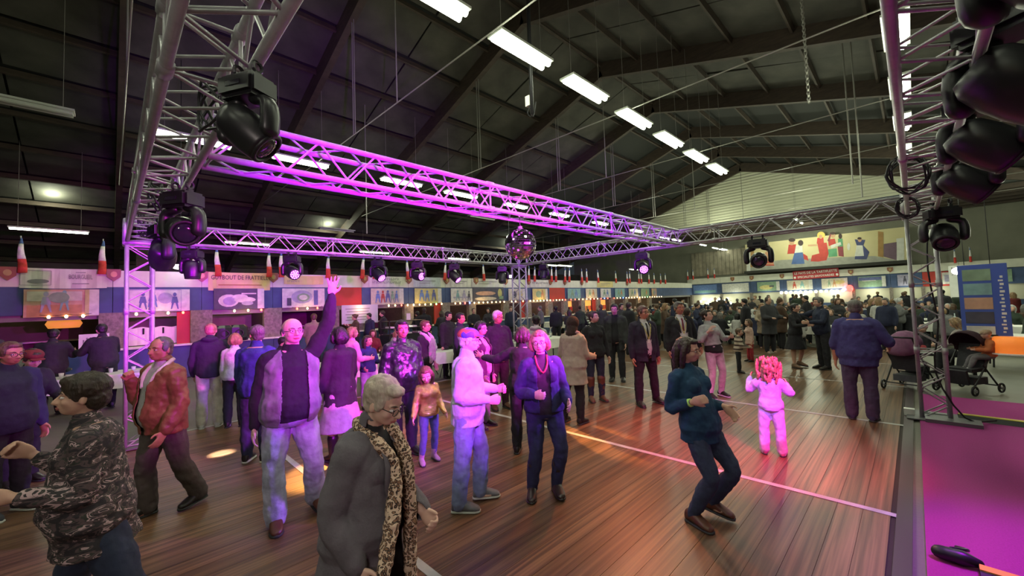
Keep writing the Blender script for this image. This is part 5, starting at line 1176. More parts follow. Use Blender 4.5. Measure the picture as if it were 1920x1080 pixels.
# 3 man at left edge
person('man with glasses in a dark blue zipped jacket, cut by the left edge', feetmid((8, 966)), 30, 1.72, 'm', .5, (0, 0), (0, 5, 0), ra=HANG, la=((.2, 0, -1), (.05, .3, -1)),
       top=dict(mat=cloth('dark_navy_jacket', (.02, .022, .05)), hem=-.06, loose=.03, collar=1.4), bottom=('trousers', DKB, .016), shoes=(cloth('dark_sneaker', (.04, .04, .05)), 0, WSOLE), hair=('short', HBR), skin=SKIN2, extras=[x_glasses()], vox=.009)
# 4 red haired / red cap person behind
p4 = (-7.6, -.75)
person('person with a dark red cap looking down, behind the woman in camouflage', p4, 25, 1.62, 'f', .5, (16, 0), (5, 22, 0), ra=((.3, .2, -1), (-.2, 1, -.2)), la=((.3, .3, -1), (.1, 1, -.3)), top=dict(mat=cloth('black_fleece', (.02, .02, .025)), hem=-.06, loose=.03), bottom=('trousers', DKB, .015), shoes=(BKS,), hair=('short', HB), extras=[x_cap(cloth('dark_red_cap', (.16, .02, .02)), cloth('dark_red_cap', (.16, .02, .02)))], vox=.010)
# 5 man in the tan jacket
TAN = mat('tan_leather_jacket', (.22, .085, .045), .45, nz=.2, nscale=8, bump=.5, bscale=18)
person('man in a tan leather jacket with a white fleece collar, hand raised to his chin', feetmid((305, 975), (345, 935)), -62, 1.74, 'm', .7, (4, -3), (-18, 0, 0),
       ra=((.16, .30, -1), (-.35, .50, 1)), la=((.20, -.05, -1), (.05, .45, -.75)), rh=('fist',), lh=('relax',), rl=((.02, .28, -1), (0, -.05, -1)), ll=((.10, -.15, -1), (0, -.45, -1)),
       skin=SKIN2, top=dict(mat=TAN, hem=-.07, loose=.034, collar=1.3, open=(.02, .045), fold=.045), under=cloth('pale_shirt', (.42, .40, .42)), bottom=('trousers', cloth('grey_brown_trousers', (.085, .065, .06)), .024, .046), shoes=(BKS,), hair=('crop', HGR),
       extras=[x_ring_strip('fleece_collar', cloth('white_fleece', (.62, .58, .55)), [(.20, -.03, .085), (.27, -.05, .06), (.325, -.045, -.01), (.33, 0, -.05), (.325, .045, -.01), (.27, .05, .06), (.20, .03, .085)], .020)], vox=.0075)
# 6 waving man
VEST = mat('grey_denim_vest', (.17, .165, .19), .8, nz=.3, nscale=9, bump=.5, bscale=20)
person('bald man in a black shirt and grey vest waving with one arm raised high', feetmid((534, 992), (575, 950)), 12, 1.87, 'm', .75, (-3, -3), (-8, -4, 0),
       ra=((.28, .0, -1), (.12, .10, -1)), la=((.42, .1, .9), (.12, .12, 1)), rh=('relax',), lh=('open', (.05, .1, 1), (.15, 1, 0), 1), rl=((.10, .05, -1), (-.04, -.02, -1)), ll=((.20, .12, -1), (.12, -.35, -1)),
       skin=SKIN3, top=dict(mat=cloth('black_shirt', (.012, .012, .016)), hem=-.03, loose=.018, sleeve=1.0, name='shirt', fold=.035), bottom=('trousers', DENL, .028, .05), shoes=(BRS,), hair=('bald', HGR),
       outer=dict(mat=VEST, hem=-.05, loose=.034, sleeve=0, collar=0, open=(.062, .055), name='vest', fold=.04),
       extras=[x_glasses(mat('thin_metal_frame', (.2, .18, .16), .3, .8), .2)], vox=.007)
# 7 people behind the waving man, left
person('man seen from behind in a black hoodie and pale trousers at the third stall', feetmid((382, 803), (405, 800)), 172, 1.76, 'm', .5, (4, 0), (0, 10, 0), ra=((.25, .2, -1), (-.1, .6, -.8)), la=((.25, .1, -1), (.0, .5, -1)), top=dict(mat=cloth('black_hoodie', (.02, .02, .028)), hem=-.05, loose=.03, hood=1), bottom=('trousers', cloth('cream_trousers', (.50, .46, .42)), .022, .045), shoes=(cloth('pale_sneaker', (.5, .48, .5)), 0, WSOLE), hair=('short', HR), vox=.010)
person('blond woman seen from behind in a white top beside the man in the black hoodie', feetmid((440, 800)), 165, 1.58, 'f', .2, (4, 0), (-20, 5, 0), top=dict(mat=cloth('white_top', (.6, .58, .6)), hem=-.03, loose=.02), bottom=('trousers', DKB, .02), shoes=(BKS,), hair=('bob', HR), vox=.011)
m = MB(); q = atz(431, 800, 0); m.chain([(q.x, q.y, .0), (q.x, q.y, .8), (q.x+.03, q.y+.05, .86), (q.x+.03, q.y+.12, .84)], [.014, .012, .014, .014], 8); tag(obj('walking_cane', m, ALU, smooth=True), 'thin walking cane beside the woman in the white top', 'cane')
BLU = cloth('royal_blue_sweater', (.03, .04, .20))
person('grey haired man in a royal blue sweater, seen from behind, left of the waving man', feetmid((465, 868), (495, 862)), 150, 1.76, 'm', .8, (3, 0), (-58, 0, 0), ra=((.15, .3, -1), (-.1, .8, -.5)), la=((.2, .1, -1), (0, .4, -1)), top=dict(mat=BLU, hem=-.05, loose=.022), bottom=('trousers', DEND, .02), shoes=(BKS, 0, WSOLE), hair=('short', HGR), extras=[x_glasses()], vox=.009)
# 8 person in the black coat behind the raised arm
person('person in a long black coat and pale skirt, half hidden by the waving man', feetmid((640, 862)), -150, 1.70, 'f', .5, (0, 0), (0, 0, 0), ra=((.2, .2, -1), (.0, .5, -.8)), la=((.3, .0, -1), (.2, .3, -1)), top=dict(mat=cloth('black_long_coat', (.016, .016, .02)), hem=-.12, flare=.2, loose=.03), bottom=('skirt', cloth('pale_grey_skirt', (.34, .30, .32)), .30, .25), shoes=(BKS, .12), hair=('bob', HBK), vox=.010)
m = MB(); q = atz(628, 772, .93); m.ell((0, 0, 0), (.035, .035, .05), None, 10, 7); 
# 9 group
PINK = cloth('pink_jumper', (.50, .26, .36))
person('woman in a pink jumper behind the raised arm, looking away to the right', feetmid((655, 778)), 120, 1.60, 'f', .6, (8, 0), (0, 0, 0), ra=((.2, .25, -1), (-.2, 1, -.1)), la=((.2, .3, -1), (-.1, 1, 0)), top=dict(mat=PINK, hem=-.06, loose=.026), bottom=('trousers', cloth('pink_grey_trousers', (.4, .25, .32)), .02), shoes=(cloth('magenta_shoe', (.5, .1, .3)),), hair=('bob', HDB), vox=.010)
person('child in a navy sweater and pale jeans left of the man in black leather', feetmid((682, 768), (700, 762)), 25, 1.38, 'f', .1, (0, 0), (-20, 0, 0), ra=((.25, .1, -1), (.0, .8, -.3)), la=((.25, .1, -1), (-.1, .9, .1)), hs=1.1, top=dict(mat=cloth('navy_sweater', (.02, .03, .12)), hem=-.03, loose=.02), bottom=('trousers', cloth('pale_jeans', (.32, .32, .48)), .016, .035), shoes=(BKS,), hair=('long', HB), vox=.009)
LEA = mat('black_leather_jacket', (.018, .016, .024), .3, nz=.2, nscale=10, bump=.7, bscale=14, coat=.2)
person('man in a shiny black leather jacket standing behind the woman in the grey coat', feetmid((748, 855), (768, 850)), 28, 1.76, 'm', .7, (0, 0), (14, 2, 0), ra=((.25, .0, -1), (.05, .3, -1)), la=((.25, .0, -1), (0, .4, -1)), top=dict(mat=LEA, hem=-.06, loose=.036, collar=1.4, fold=.05), bottom=('trousers', DKB, .022), shoes=(BKS,), hair=('short', HBK), skin=SKIN2, vox=.008)
person('woman with short brown hair, glasses and a pink scarf, facing right', feetmid((798, 765)), 62, 1.66, 'f', .4, (2, 0), (0, 0, 0), ra=((.2, 0, -1), (.05, .3, -1)), la=((.2, .1, -1), (.1, .3, -1)), top=dict(mat=BK, hem=-.05, loose=.024, sleeve=.55), bottom=('trousers', DKB, .02), shoes=(BKS,), hair=('short', HBR), extras=[x_glasses(mat('red_frame', (.4, .03, .05), .4)), x_scarf(cloth('pink_scarf', (.55, .40, .48)), (.02, .0), .07, .025, .035)], vox=.009)
GOLD = mat('gold_sequins', (.75, .50, .18), .22, .95, bump=1.0, bscale=120)
person('little girl in a gold sequin jacket and blue leggings', feetmid((792, 872), (812, 858)), 20, 1.16, 'f', 0, (2, 3), (20, 22, 6), ra=((.3, .1, -1), (.3, .5, -.5)), la=((.2, .2, -1), (.1, .6, -.6)), rl=((.08, .1, -1), (.1, -.1, -1)), ll=((.05, .0, -1), (.0, -.2, -1)), hs=1.28, top=dict(mat=GOLD, hem=-.03, loose=.024, fold=.03), bottom=('trousers', cloth('blue_leggings', (.10, .12, .26)), .006, .026), shoes=(cloth('pink_boot', (.4, .26, .3)), .06), hair=('long', HBR), vox=.007)
person('man with a dark beard standing behind the white-haired man', headpos(841, 586, 1.78) if False else feetmid((842, 708)), 40, 1.76, 'm', .3, (0, 0), (-10, 8, 0), top=dict(mat=BK, hem=-.05, loose=.02), bottom=('trousers', DKB, .02), shoes=(BKS,), hair=('short', HBK), vox=.012)
person('man with short dark hair in a dark suit behind the man in the patchwork cap', feetmid((866, 742)), 75, 1.76, 'm', .4, (0, 0), (20, 0, 0), ra=((.2, 0, -1), (0, .3, -1)), top=dict(mat=cloth('midnight_suit', (.018, .02, .035)), hem=-.10, loose=.024), bottom=('trousers', DKB, .02), shoes=(BKS,), hair=('short', HBK), skin=SKIN2, vox=.011)
# 10 cap man
DJ = mat('pale_denim_jacket', (.46, .45, .56), .8, nz=.15, nscale=9, bump=.5, bscale=22)
CAPM = mat('patchwork_cap', (.35, .08, .06), .8); nt = CAPM.node_tree; v = nt.nodes.new('ShaderNodeTexVoronoi'); v.inputs['Scale'].default_value = 11; tc = nt.nodes.new('ShaderNodeTexCoord'); nt.links.new(tc.outputs['Object'], v.inputs['Vector'])
r_ = nt.nodes.new('ShaderNodeValToRGB'); r_.color_ramp.interpolation = 'CONSTANT'; e_ = r_.color_ramp.elements; e_[0].color = (.40, .09, .06, 1); e_[1].position = .45; e_[1].color = (.06, .07, .45, 1); q_ = e_.new(.7); q_.color = (.25, .18, .14, 1)
nt.links.new(v.outputs['Color'], r_.inputs[0]); nt.links.new(r_.outputs[0], nt.nodes['Principled BSDF'].inputs['Base Color'])
person('man in a patchwork cap, pale denim jacket and light jeans, facing right', feetmid((856, 968), (905, 930)), 82, 1.71, 'm', .45, (2, 0), (4, 2, 0),
       ra=((.16, -.12, -1), (-.12, 1, -.12)), la=((.2, .1, -1), (-.3, 1, .0)), rh=('fist',), lh=('fist',), rl=((.04, -.10, -1), (.02, -.10, -1)), ll=((.06, .30, -1), (.02, -.05, -1)), feet=(0, 15),
       skin=SKIN3, top=dict(mat=DJ, hem=-.07, loose=.028, collar=1.2, fold=.035), bottom=('trousers', cloth('light_blue_jeans', (.20, .24, .42)), .024, .042), shoes=(GRS, 0, WSOLE), hair=('crop', HW), extras=[x_glasses(r=.19), x_cap(CAPM, CAPM)], vox=.007)
person('woman in an open dark purple coat behind the man in the patchwork cap', feetmid((905, 800)), 55, 1.66, 'f', .5, (0, 0), (0, 4, 0), ra=((.2, .1, -1), (-.1, .5, -.8)), la=((.2, .0, -1), (.05, .3, -1)), top=dict(mat=cloth('plum_coat', (.07, .012, .05)), hem=-.12, loose=.032, open=(.05, .045), name='coat'), under=cloth('floral_blouse', (.35, .2, .25), nz=.6), bottom=('trousers', cloth('grey_leggings', (.2, .18, .2)), .012), shoes=(BKS,), hair=('bob', HBK), extras=[x_glasses()], vox=.010)
person('white-haired man with glasses in a black sweater, left of the middle tower', feetmid((930, 768), (944, 762)), 22, 1.80, 'm', .9, (0, 0), (-15, 6, 0), ra=((.25, 0, -1), (.05, .3, -1)), la=((.28, 0, -1), (.1, .35, -1)), top=dict(mat=cloth('charcoal_sweater', (.018, .016, .022)), hem=-.05, loose=.02), bottom=('trousers', cloth('wine_trousers', (.05, .015, .03)), .02), shoes=(BRS,), hair=('short', HW), skin=SKIN2, extras=[x_glasses()], vox=.009)
# 12 denim jacket woman and the person behind her
person('woman with blond bob and glasses in a dark denim jacket, dancing toward the camera', feetmid((1000, 932), (1042, 922)), 6, 1.66, 'f', .35, (2, 2), (10, 2, 3),
       ra=((.32, .05, -1), (-.55, .9, .05)), la=((.28, .0, -1), (.0, .8, -.25)), rh=('fist',), lh=('relax',), rl=((.05, .18, -1), (.12, -.16, -1)), ll=((.15, .30, -1), (-.12, -.3, -1)),
       skin=SKIN3, top=dict(mat=cloth('dark_denim_jacket', (.022, .028, .085)), hem=-.02, loose=.024, collar=1.2, open=(.035, .04), fold=.04), under=cloth('dark_tee', (.03, .028, .035)), bottom=('trousers', cloth('indigo_jeans', (.03, .032, .10)), .014, .034), shoes=(mat('studded_boot_leather', (.035, .02, .02), .35), .14, BKS, 1), hair=('bob', HDB, MATS['brow_dark']),
       extras=[x_glasses(r=.19), x_ring_strip('red_necklace', mat('red_cord', (.6, .05, .05), .6), [(.315, -.035, .02), (.27, -.03, .062), (.225, 0, .085), (.27, .03, .062), (.315, .035, .02)], .008), x_ring_strip('jacket_cuff_trim', mat('beige_trim', (.4, .33, .25), .6), [(.275, -.06, .035), (.283, -.09, .02)], .01)], vox=.007)
person('dark-haired person in black reaching one arm out behind the woman in the denim jacket', feetmid((985, 850)), 165, 1.62, 'f', .5, (4, 0), (0, 6, 0), ra=((.3, .2, -1), (0, .5, -.8)), la=((1, .25, -.42), (.95, .5, .05)), lh=('open', (1, .2, .4), (0, 1, 0)), top=dict(mat=cloth('black_jacket', (.02, .02, .022)), hem=-.03, loose=.03), bottom=('trousers', BK, .018), shoes=(BKS,), hair=('bob', HB), extras=[x_stripe(WHT, 1)], vox=.009)
# 13
BEI = cloth('beige_wool_coat', (.42, .34, .28), nz=.08)
person('woman seen from behind in a beige coat with dark hair, black trousers', feetmid((1060, 795), (1087, 792)), 150, 1.68, 'f', .6, (4, 0), (-10, 8, 0), ra=((.2, .2, -1), (0, 1, -.2)), la=((.35, .15, -1), (.3, .35, -.85)), rl=((.05, .0, -1), (.0, -.05, -1)), ll=((.14, -.05, -1), (.05, -.1, -1)), top=dict(mat=BEI, hem=-.16, flare=.22, loose=.034, fold=.03, name='coat'), bottom=('trousers', DKB, .016), shoes=(BKS, .05), hair=('hood', cloth('dark_brown_hair_mass', (.035, .018, .016))), extras=[x_scarf(cloth('mauve_scarf', (.45, .28, .36)), (.2, .2), .05, .03, .05)], vox=.009)
person('person with dark hair and a white hoodie seen from behind, left of the beige coat', feetmid((1010, 745)), 165, 1.66, 'f', .4, (3, 0), (-15, 0, 0), top=dict(mat=cloth('white_hoodie', (.55, .5, .5)), hem=-.05, loose=.03, hood=1), bottom=('trousers', DKB, .02), shoes=(BKS,), hair=('short', HBK), vox=.011)
# 14
person('smiling woman with tied hair, black sweater, dark jeans and tall brown boots', feetmid((1112, 752), (1126, 750)), 22, 1.72, 'f', .35, (0, 0), (-35, -4, 0), ra=((.25, -.05, -1), (.05, .3, -1)), la=((.28, .0, -1), (.08, .3, -1)), top=dict(mat=BK, hem=-.05, loose=.02), bottom=('trousers', DEND, .012, .03), shoes=(mat('tall_brown_boot', (.12, .05, .025), .4), .19), hair=('bun', HB), vox=.009)
# 15
person('tall man with glasses in a dark coat walking, left of the two men with lanyards', feetmid((1152, 712), (1165, 716)), -5, 1.82, 'm', .5, (2, 0), (0, 6, 0), ra=((.15, -.1, -1), (0, .2, -1)), la=((.15, .1, -1), (0, .4, -1)), top=dict(mat=cloth('dark_olive_coat', (.03, .032, .034)), hem=-.14, flare=.15, loose=.03, open=(.045, .035), name='coat'), under=BK, bottom=('trousers', DKB, .02), shoes=(BKS,), hair=('short', HBK), extras=[x_glasses()], vox=.011)
person('man with glasses in a dark purple suit wearing a yellow lanyard', feetmid((1196, 772), (1232, 745)), 32, 1.80, 'm', .45, (0, 0), (-12, 2, 0), ra=((.2, -.05, -1), (.05, .2, -1)), la=((.2, -.05, -1), (.05, .2, -1)), rl=((.1, .0, -1), (.02, .0, -1)), ll=((.24, -.1, -1), (.14, -.1, -1)), skin=SKIN2, top=dict(mat=cloth('violet_black_suit', (.020, .015, .035)), hem=-.09, loose=.024, open=(.02, .04), fold=.02), under=cloth('white_shirt', (.5, .48, .5)), bottom=('trousers', DKB, .02), shoes=(BKS,), hair=('short', HBR), extras=[x_glasses(), x_tie(BK), x_lanyard(mat('yellow_ribbon', (.6, .5, .15), .6)), x_lapel(cloth('violet_black_suit', (.02, .015, .035)), y=.078)], vox=.008)
person('man in a black suit, white shirt, dark red tie and yellow lanyard', feetmid((1272, 745), (1290, 740)), 25, 1.84, 'm', .6, (0, 0), (-5, 0, 0), ra=((.2, -.05, -1), (.05, .3, -1)), la=((.32, .05, -1), (.05, .6, -.8)), skin=SKIN2, top=dict(mat=cloth('black_suit', (.014, .014, .018)), hem=-.10, loose=.026, open=(.03, .055), fold=.02), under=cloth('white_shirt', (.5, .48, .5)), bottom=('trousers', DKB, .02), shoes=(BKS,), hair=('short', HGR), extras=[x_glasses(mat('red_frame', (.4, .03, .05), .4)), x_tie(cloth('dark_red_tie', (.16, .02, .04))), x_lanyard(mat('yellow_ribbon', (.6, .5, .15), .6)), x_lapel(cloth('black_suit', (.014, .014, .018)), y=.08)], vox=.008)
# 16 teal sweater woman
TEAL = cloth('teal_sweater', (.010, .045, .10))
person('woman with long dark hair and glasses in a teal sweater and tight jeans, dancing', feetmid((1290, 985), (1345, 965)), 55, 1.66, 'f', .35, (-12, 0), (-18, 6, 2),
       ra=((.18, -.15, -1), (.02, 1, .42)), la=((.15, .15, -1), (-.30, .9, .12)), rh=('fist',), lh=('relax', (.0, .7, -.5)), rl=((.05, .42, -1), (.04, -.50, -1)), ll=((.10, .62, -1), (.0, -.62, -1)), feet=(5, 15),
       skin=SKIN, top=dict(mat=TEAL, hem=-.07, loose=.022, sleeve=.93, collar=.2, name='sweater', fold=.035), bottom=('trousers', cloth('slate_tight_jeans', (.030, .042, .085)), .010, .029), shoes=(BRS,), hair=('long', HB), extras=[x_glasses(mat('brown_frame', (.12, .05, .03), .4), .19), x_band(1, mat('lime_wristband', (.45, .75, .15), .5))], vox=.007)
# 17
person('woman in tight white trousers and a white top with black waistband, one hand raised', feetmid((1328, 748), (1356, 740)), 40, 1.68, 'f', .1, (-8, 4), (-20, -10, 0), ra=((.45, .3, -.8), (-.5, .55, .9)), la=((.4, .2, -.7), (-.2, .8, .2)), rl=((.02, .12, -1), (.12, -.10, -1)), ll=((.12, .12, -1), (.02, -.2, -1)), top=dict(mat=cloth('white_knit_top', (.42, .42, .44)), hem=.06, loose=.026, fold=.03, sleeve=.85), bottom=('trousers', cloth('white_trousers', (.55, .50, .56)), .010, .034), under=BK, shoes=(BKS, 0, WSOLE), hair=('bun', HB), skin=SKIN3, vox=.008)
person('person in a blue coat walking behind the woman in white trousers', feetmid((1290, 712)), 150, 1.68, 'm', .4, (3, 0), (0, 0, 0), rl=((.05, .2, -1), (0, -.1, -1)), ll=((.05, -.2, -1), (0, -.3, -1)), top=dict(mat=cloth('deep_blue_coat', (.015, .02, .06)), hem=-.1, loose=.03), bottom=('trousers', DKB, .02), shoes=(BKS,), hair=('short', HB), vox=.012)
# 18 kids
STR = mat('striped_kid_jacket', (.5, .4, .28), .8); nt = STR.node_tree; tc = nt.nodes.new('ShaderNodeTexCoord'); wv = nt.nodes.new('ShaderNodeTexWave'); wv.bands_direction = 'Z'; wv.inputs['Scale'].default_value = 3.2; rr_ = nt.nodes.new('ShaderNodeValToRGB'); rr_.color_ramp.interpolation = 'CONSTANT'; rr_.color_ramp.elements[0].color = (.07, .045, .035, 1); rr_.color_ramp.elements[1].position = .4; rr_.color_ramp.elements[1].color = (.50, .42, .32, 1)
nt.links.new(tc.outputs['Object'], wv.inputs[0]); nt.links.new(wv.outputs['Fac'], rr_.inputs[0]); nt.links.new(rr_.outputs[0], nt.nodes['Principled BSDF'].inputs['Base Color'])
person('small child in a brown and cream striped jacket and dark trousers', feetmid((1380, 702), (1392, 696)), 95, 1.06, 'm', .2, (6, 0), (20, 0, 0), ra=((.2, .3, -1), (-.2, 1, -.2)), la=((.2, .3, -1), (-.2, 1, -.2)), hs=1.3, top=dict(mat=STR, hem=-.04, loose=.03), bottom=('trousers', DKB, .014), shoes=(BKS,), hair=('short', HBR), vox=.010)
person('small girl in a pale pink top and red leggings beside the striped child', feetmid((1408, 678)), -60, 1.18, 'f', .0, (0, 0), (0, 0, 0), hs=1.25, top=dict(mat=cloth('pale_pink_top', (.5, .34, .28)), hem=-.10, loose=.02), bottom=('trousers', cloth('red_leggings', (.30, .02, .03)), .012), shoes=(BKS, .05), hair=('long', HBR), vox=.010)
# 19 little girl in lilac
LIL = cloth('lilac_sweatshirt', (.52, .40, .62))
person('little girl seen from behind with curly auburn hair in a lilac tracksuit', feetmid((1437, 856), (1465, 850)), 178, 1.10, 'f', .2, (2, 0), (10, -2, 0), ra=((.55, .3, -.7), (-.2, 1, .6)), la=((.6, .3, -.6), (-.1, .8, .9)), rl=((.10, .02, -1), (.04, -.02, -1)), ll=((.10, .05, -1), (.02, -.02, -1)), hs=1.3, top=dict(mat=LIL, hem=-.04, loose=.030, fold=.04), bottom=('trousers', cloth('lilac_trousers', (.56, .46, .64)), .024, .05), shoes=(cloth('pink_slipper', (.35, .12, .2)),), hair=('curly', HR), vox=.0065)
# 20 couple
person('woman in a knee-length black dress dancing with the man in navy', feetmid((1482, 690), (1508, 688)), 60, 1.66, 'f', .3, (4, 0), (0, 0, 0), ra=((.3, .5, -.8), (-.2, 1, .1)), la=((.5, .7, -.3), (-.2, 1, .3)), rl=((.02, .0, -1), (.0, .0, -1)), ll=((.2, .2, -1), (.1, -.3, -1)), top=dict(mat=BK, hem=-.03, loose=.02), bottom=('skirt', BK, .24, .3), shoes=(cloth('beige_heel', (.2, .12, .08)),), hair=('short', HBK), vox=.010)
person('grey-haired man in a navy shirt embracing the woman in the black dress', feetmid((1535, 690), (1560, 694)), -60, 1.80, 'm', .6, (2, 0), (0, 4, 0), ra=((.4, .7, -.3), (-.3, 1, .1)), la=((.35, .5, -.8), (-.1, 1, .0)), top=dict(mat=cloth('navy_shirt', (.015, .02, .045)), hem=-.06, loose=.022), bottom=('trousers', DKB, .022), shoes=(BKS,), hair=('short', HGR), vox=.009)
# 21 big man
person('heavy man seen from behind in a violet-blue jacket, arm resting on a stroller', feetmid((1600, 785), (1636, 790)), 176, 1.80, 'm', 1.25, (1, 0), (0, 4, 0), ra=((.62, .15, -.95), (.0, .8, -.35)), la=((.28, 0, -1), (.05, .15, -1)), rl=((.06, 0, -1), (0, 0, -1)), ll=((.06, 0, -1), (0, 0, -1)), skin=SKIN2, top=dict(mat=cloth('violet_blue_jacket', (.045, .04, .15)), hem=-.08, loose=.032, fold=.03, collar=1.4, sleeve=.72), bottom=('trousers', cloth('purple_grey_trousers', (.07, .045, .10)), .016, .044), shoes=(cloth('dark_violet_shoe', (.04, .03, .08)),), hair=('crop', HGR), vox=.0085)
q = atz(1690, 735, 0); stroller((q.x+.12, q.y+.45), R(-20), 'black stroller with a mauve hood at the right hand of the heavy man', cloth('mauve_hood', (.20, .08, .16)), 1)
q = feetmid((1690, 712))
person('child in red trousers sitting in the stroller with the mauve hood', (q[0]+.10, q[1]+.35), -60, .92, 'm', .2, (0, 0), (0, 0, 0), hs=1.35, rl=((.1, 1, -.15), (.1, .5, -.6)), ll=((.1, 1, -.15), (.1, .5, -.6)), top=dict(mat=BK, hem=-.02, loose=.02), bottom=('trousers', cloth('red_kid_trousers', (.45, .06, .07)), .02), hair=('bonnet', cloth('pink_bonnet', (.5, .32, .32))), vox=.010)
CH2 = [o for o in bpy.data.objects if o.get('label', '').startswith('child in red')][0]; CH2.location.z = .42
# 22 right stroller
q = atz(1812, 738, 0); S2 = (q.x+.05, q.y+.25); stroller(S2, R(150), 'black stroller with a dark hood and a child inside, right of the right tower', cloth('dark_plum_hood', (.035, .012, .02)))
person('child in an orange jacket and woolly hat sitting in the right-hand stroller', (S2[0]+.0, S2[1]-.05), -75, .90, 'm', .3, (0, 0), (0, 10, 0), hs=1.35, ra=((.3, .4, -.8), (-.2, 1, 0)), la=((.3, .4, -.8), (-.2, 1, 0)), rl=((.1, 1, -.15), (.1, .4, -.9)), ll=((.1, 1, -.15), (.1, .4, -.9)), top=dict(mat=cloth('orange_jacket', (.42, .12, .04)), hem=-.02, loose=.03), bottom=('trousers', cloth('grey_kid_trousers', (.15, .14, .15)), .02), shoes=(WHT,), hair=('bonnet', cloth('beige_woolly_hat', (.35, .25, .17))), vox=.009)
CH3 = [o for o in bpy.data.objects if o.get('label', '').startswith('child in an orange')][0]; CH3.location.z = .40
SIT = dict(rl=((.15, 1, -.05), (.05, .1, -1)), ll=((.15, 1, -.05), (.05, .1, -1)))
person('blond woman in a grey top sitting on the bench beside the right stroller', (atz(1772, 700, 0).x+.0, atz(1772, 700, 0).y), -120, 1.66, 'f', .3, (12, 0), (0, 20, 0), ra=((.2, .5, -1), (-.1, 1, -.2)), la=((.2, .5, -1), (-.1, 1, -.2)), top=dict(mat=cloth('heather_top', (.32, .27, .26)), hem=-.03, loose=.026), bottom=('trousers', DKB, .02), shoes=(BKS,), hair=('long', HDB), vox=.010, **SIT)
q = atz(1772, 700, 0); t = thing('bench', 'low dark bench under the blond woman right of the right tower', 'bench', (q.x, q.y+.2, 0)); m = MB(); m.box((0, 0, .40), (1.1, .4, .05)); obj('seat', m, BLK, t)
for s in (-1, 1): m = MB(); m.box((s*.45, 0, .19), (.06, .36, .38)); obj('leg', m, BLKM, t)
# booth staff and people near the left stalls
STAFF = [((108, 775), 170, 1.74, 'm', 'large person in black leaning on the leftmost stall counter, left one', HBK), ((150, 772), -160, 1.80, 'm', 'tall person in black at the leftmost stall, right one', HBK)]
for (p_, fa, h_, sx_, lab, hh) in STAFF:
    q = atz(*p_, 0); q = (max(q.x, -14.9), q.y*(max(q.x, -14.9)/q.x)+(.35 if h_ > 1.78 else -.1))
    person(lab, q, fa, h_, sx_, .9, (12, 0), (0, 10, 0), ra=((.3, .5, -.7), (0, 1, .1)), la=((.3, .5, -.7), (0, 1, .1)), top=dict(mat=cloth('black_fleece', (.02, .02, .025)), hem=-.05, loose=.03), bottom=('trousers', DKB, .02), shoes=(BKS,), hair=('short', hh), vox=.013)
for o in list(COL.objects):
    if o.parent is None and o.get('label') and len(o['label'].split()) > 16: print('LABELLEN', o['label'])
# ------------------------------------------------------------------ the crowd: figures of a few kinds, copied one by one
PROTO = {}
ORD = ['first', 'second', 'third', 'fourth', 'fifth', 'sixth', 'seventh', 'last']
def proto(kind, sit, sex, coat, hairst, h, fat=.4, arms=0):
    A_ = [((.2, .05, -1), (.0, .3, -1)), ((.25, .35, -.9), (-.2, 1, -.1)), ((.3, .3, -.8), (-.1, .8, .7))][arms]
    kw = dict(SIT) if sit else {}
    o = person('x', (0.001, 30), 0, h, sex, fat, (8 if sit else 1, 0), (0, 5, 0), ra=A_, la=A_, top=dict(mat=BK, hem=-.06 if not coat else -.2, loose=.03, vox=.026), bottom=('trousers', DKB, .02), hair=(hairst, HB), vox=.022, simple=True, **kw)
    for c in o.children:
        for s in c.material_slots: mm = s.material; s.link = 'OBJECT'; s.material = mm
    PROTO[kind] = o; KIDS[o] = list(o.children); return o
proto('sit_m', 1, 'm', 0, 'short', 1.74, .5, 1); proto('sit_f', 1, 'f', 0, 'long', 1.64, .3, 1); proto('sit_b', 1, 'f', 0, 'bob', 1.62, .6, 0); proto('sit_m2', 1, 'm', 0, 'crop', 1.72, .9, 0)
proto('st_m', 0, 'm', 0, 'short', 1.77, .5, 0); proto('st_f', 0, 'f', 1, 'long', 1.66, .3, 1); proto('st_m2', 0, 'm', 1, 'crop', 1.76, .8, 1); proto('st_b', 0, 'f', 0, 'bun', 1.65, .4, 2)
TOPS = [('black', BK), ('dark green', cloth('crowd_dark_green', (.03, .045, .03))), ('grey', cloth('crowd_grey', (.14, .14, .14))), ('navy', cloth('crowd_navy', (.02, .025, .06))), ('dark red', cloth('crowd_dark_red', (.14, .02, .02))), ('beige', cloth('crowd_beige', (.30, .24, .17))), ('white', cloth('crowd_white', (.45, .44, .42))), ('brown', cloth('crowd_brown', (.07, .04, .025))), ('charcoal', cloth('crowd_charcoal', (.035, .035, .04)))]
HAIRS = [('black', HBK), ('brown', HBR), ('dark', HB), ('blond', HDB), ('grey', HGR), ('white', HW)]
first = {k: True for k in PROTO}
OCC = list(PEOPLE)
def free(x, y, d=.52):
    for it in range(14):
        b = [(q[0], q[1]) for q in OCC if (q[0]-x)**2+(q[1]-y)**2 < d*d]
        if not b: break
        a = math.atan2(y-b[0][1], x-b[0][0])+.6*it; x = b[0][0]+math.cos(a)*d*1.08; y = b[0][1]+math.sin(a)*d*1.08
    OCC.append((x, y)); return x, y
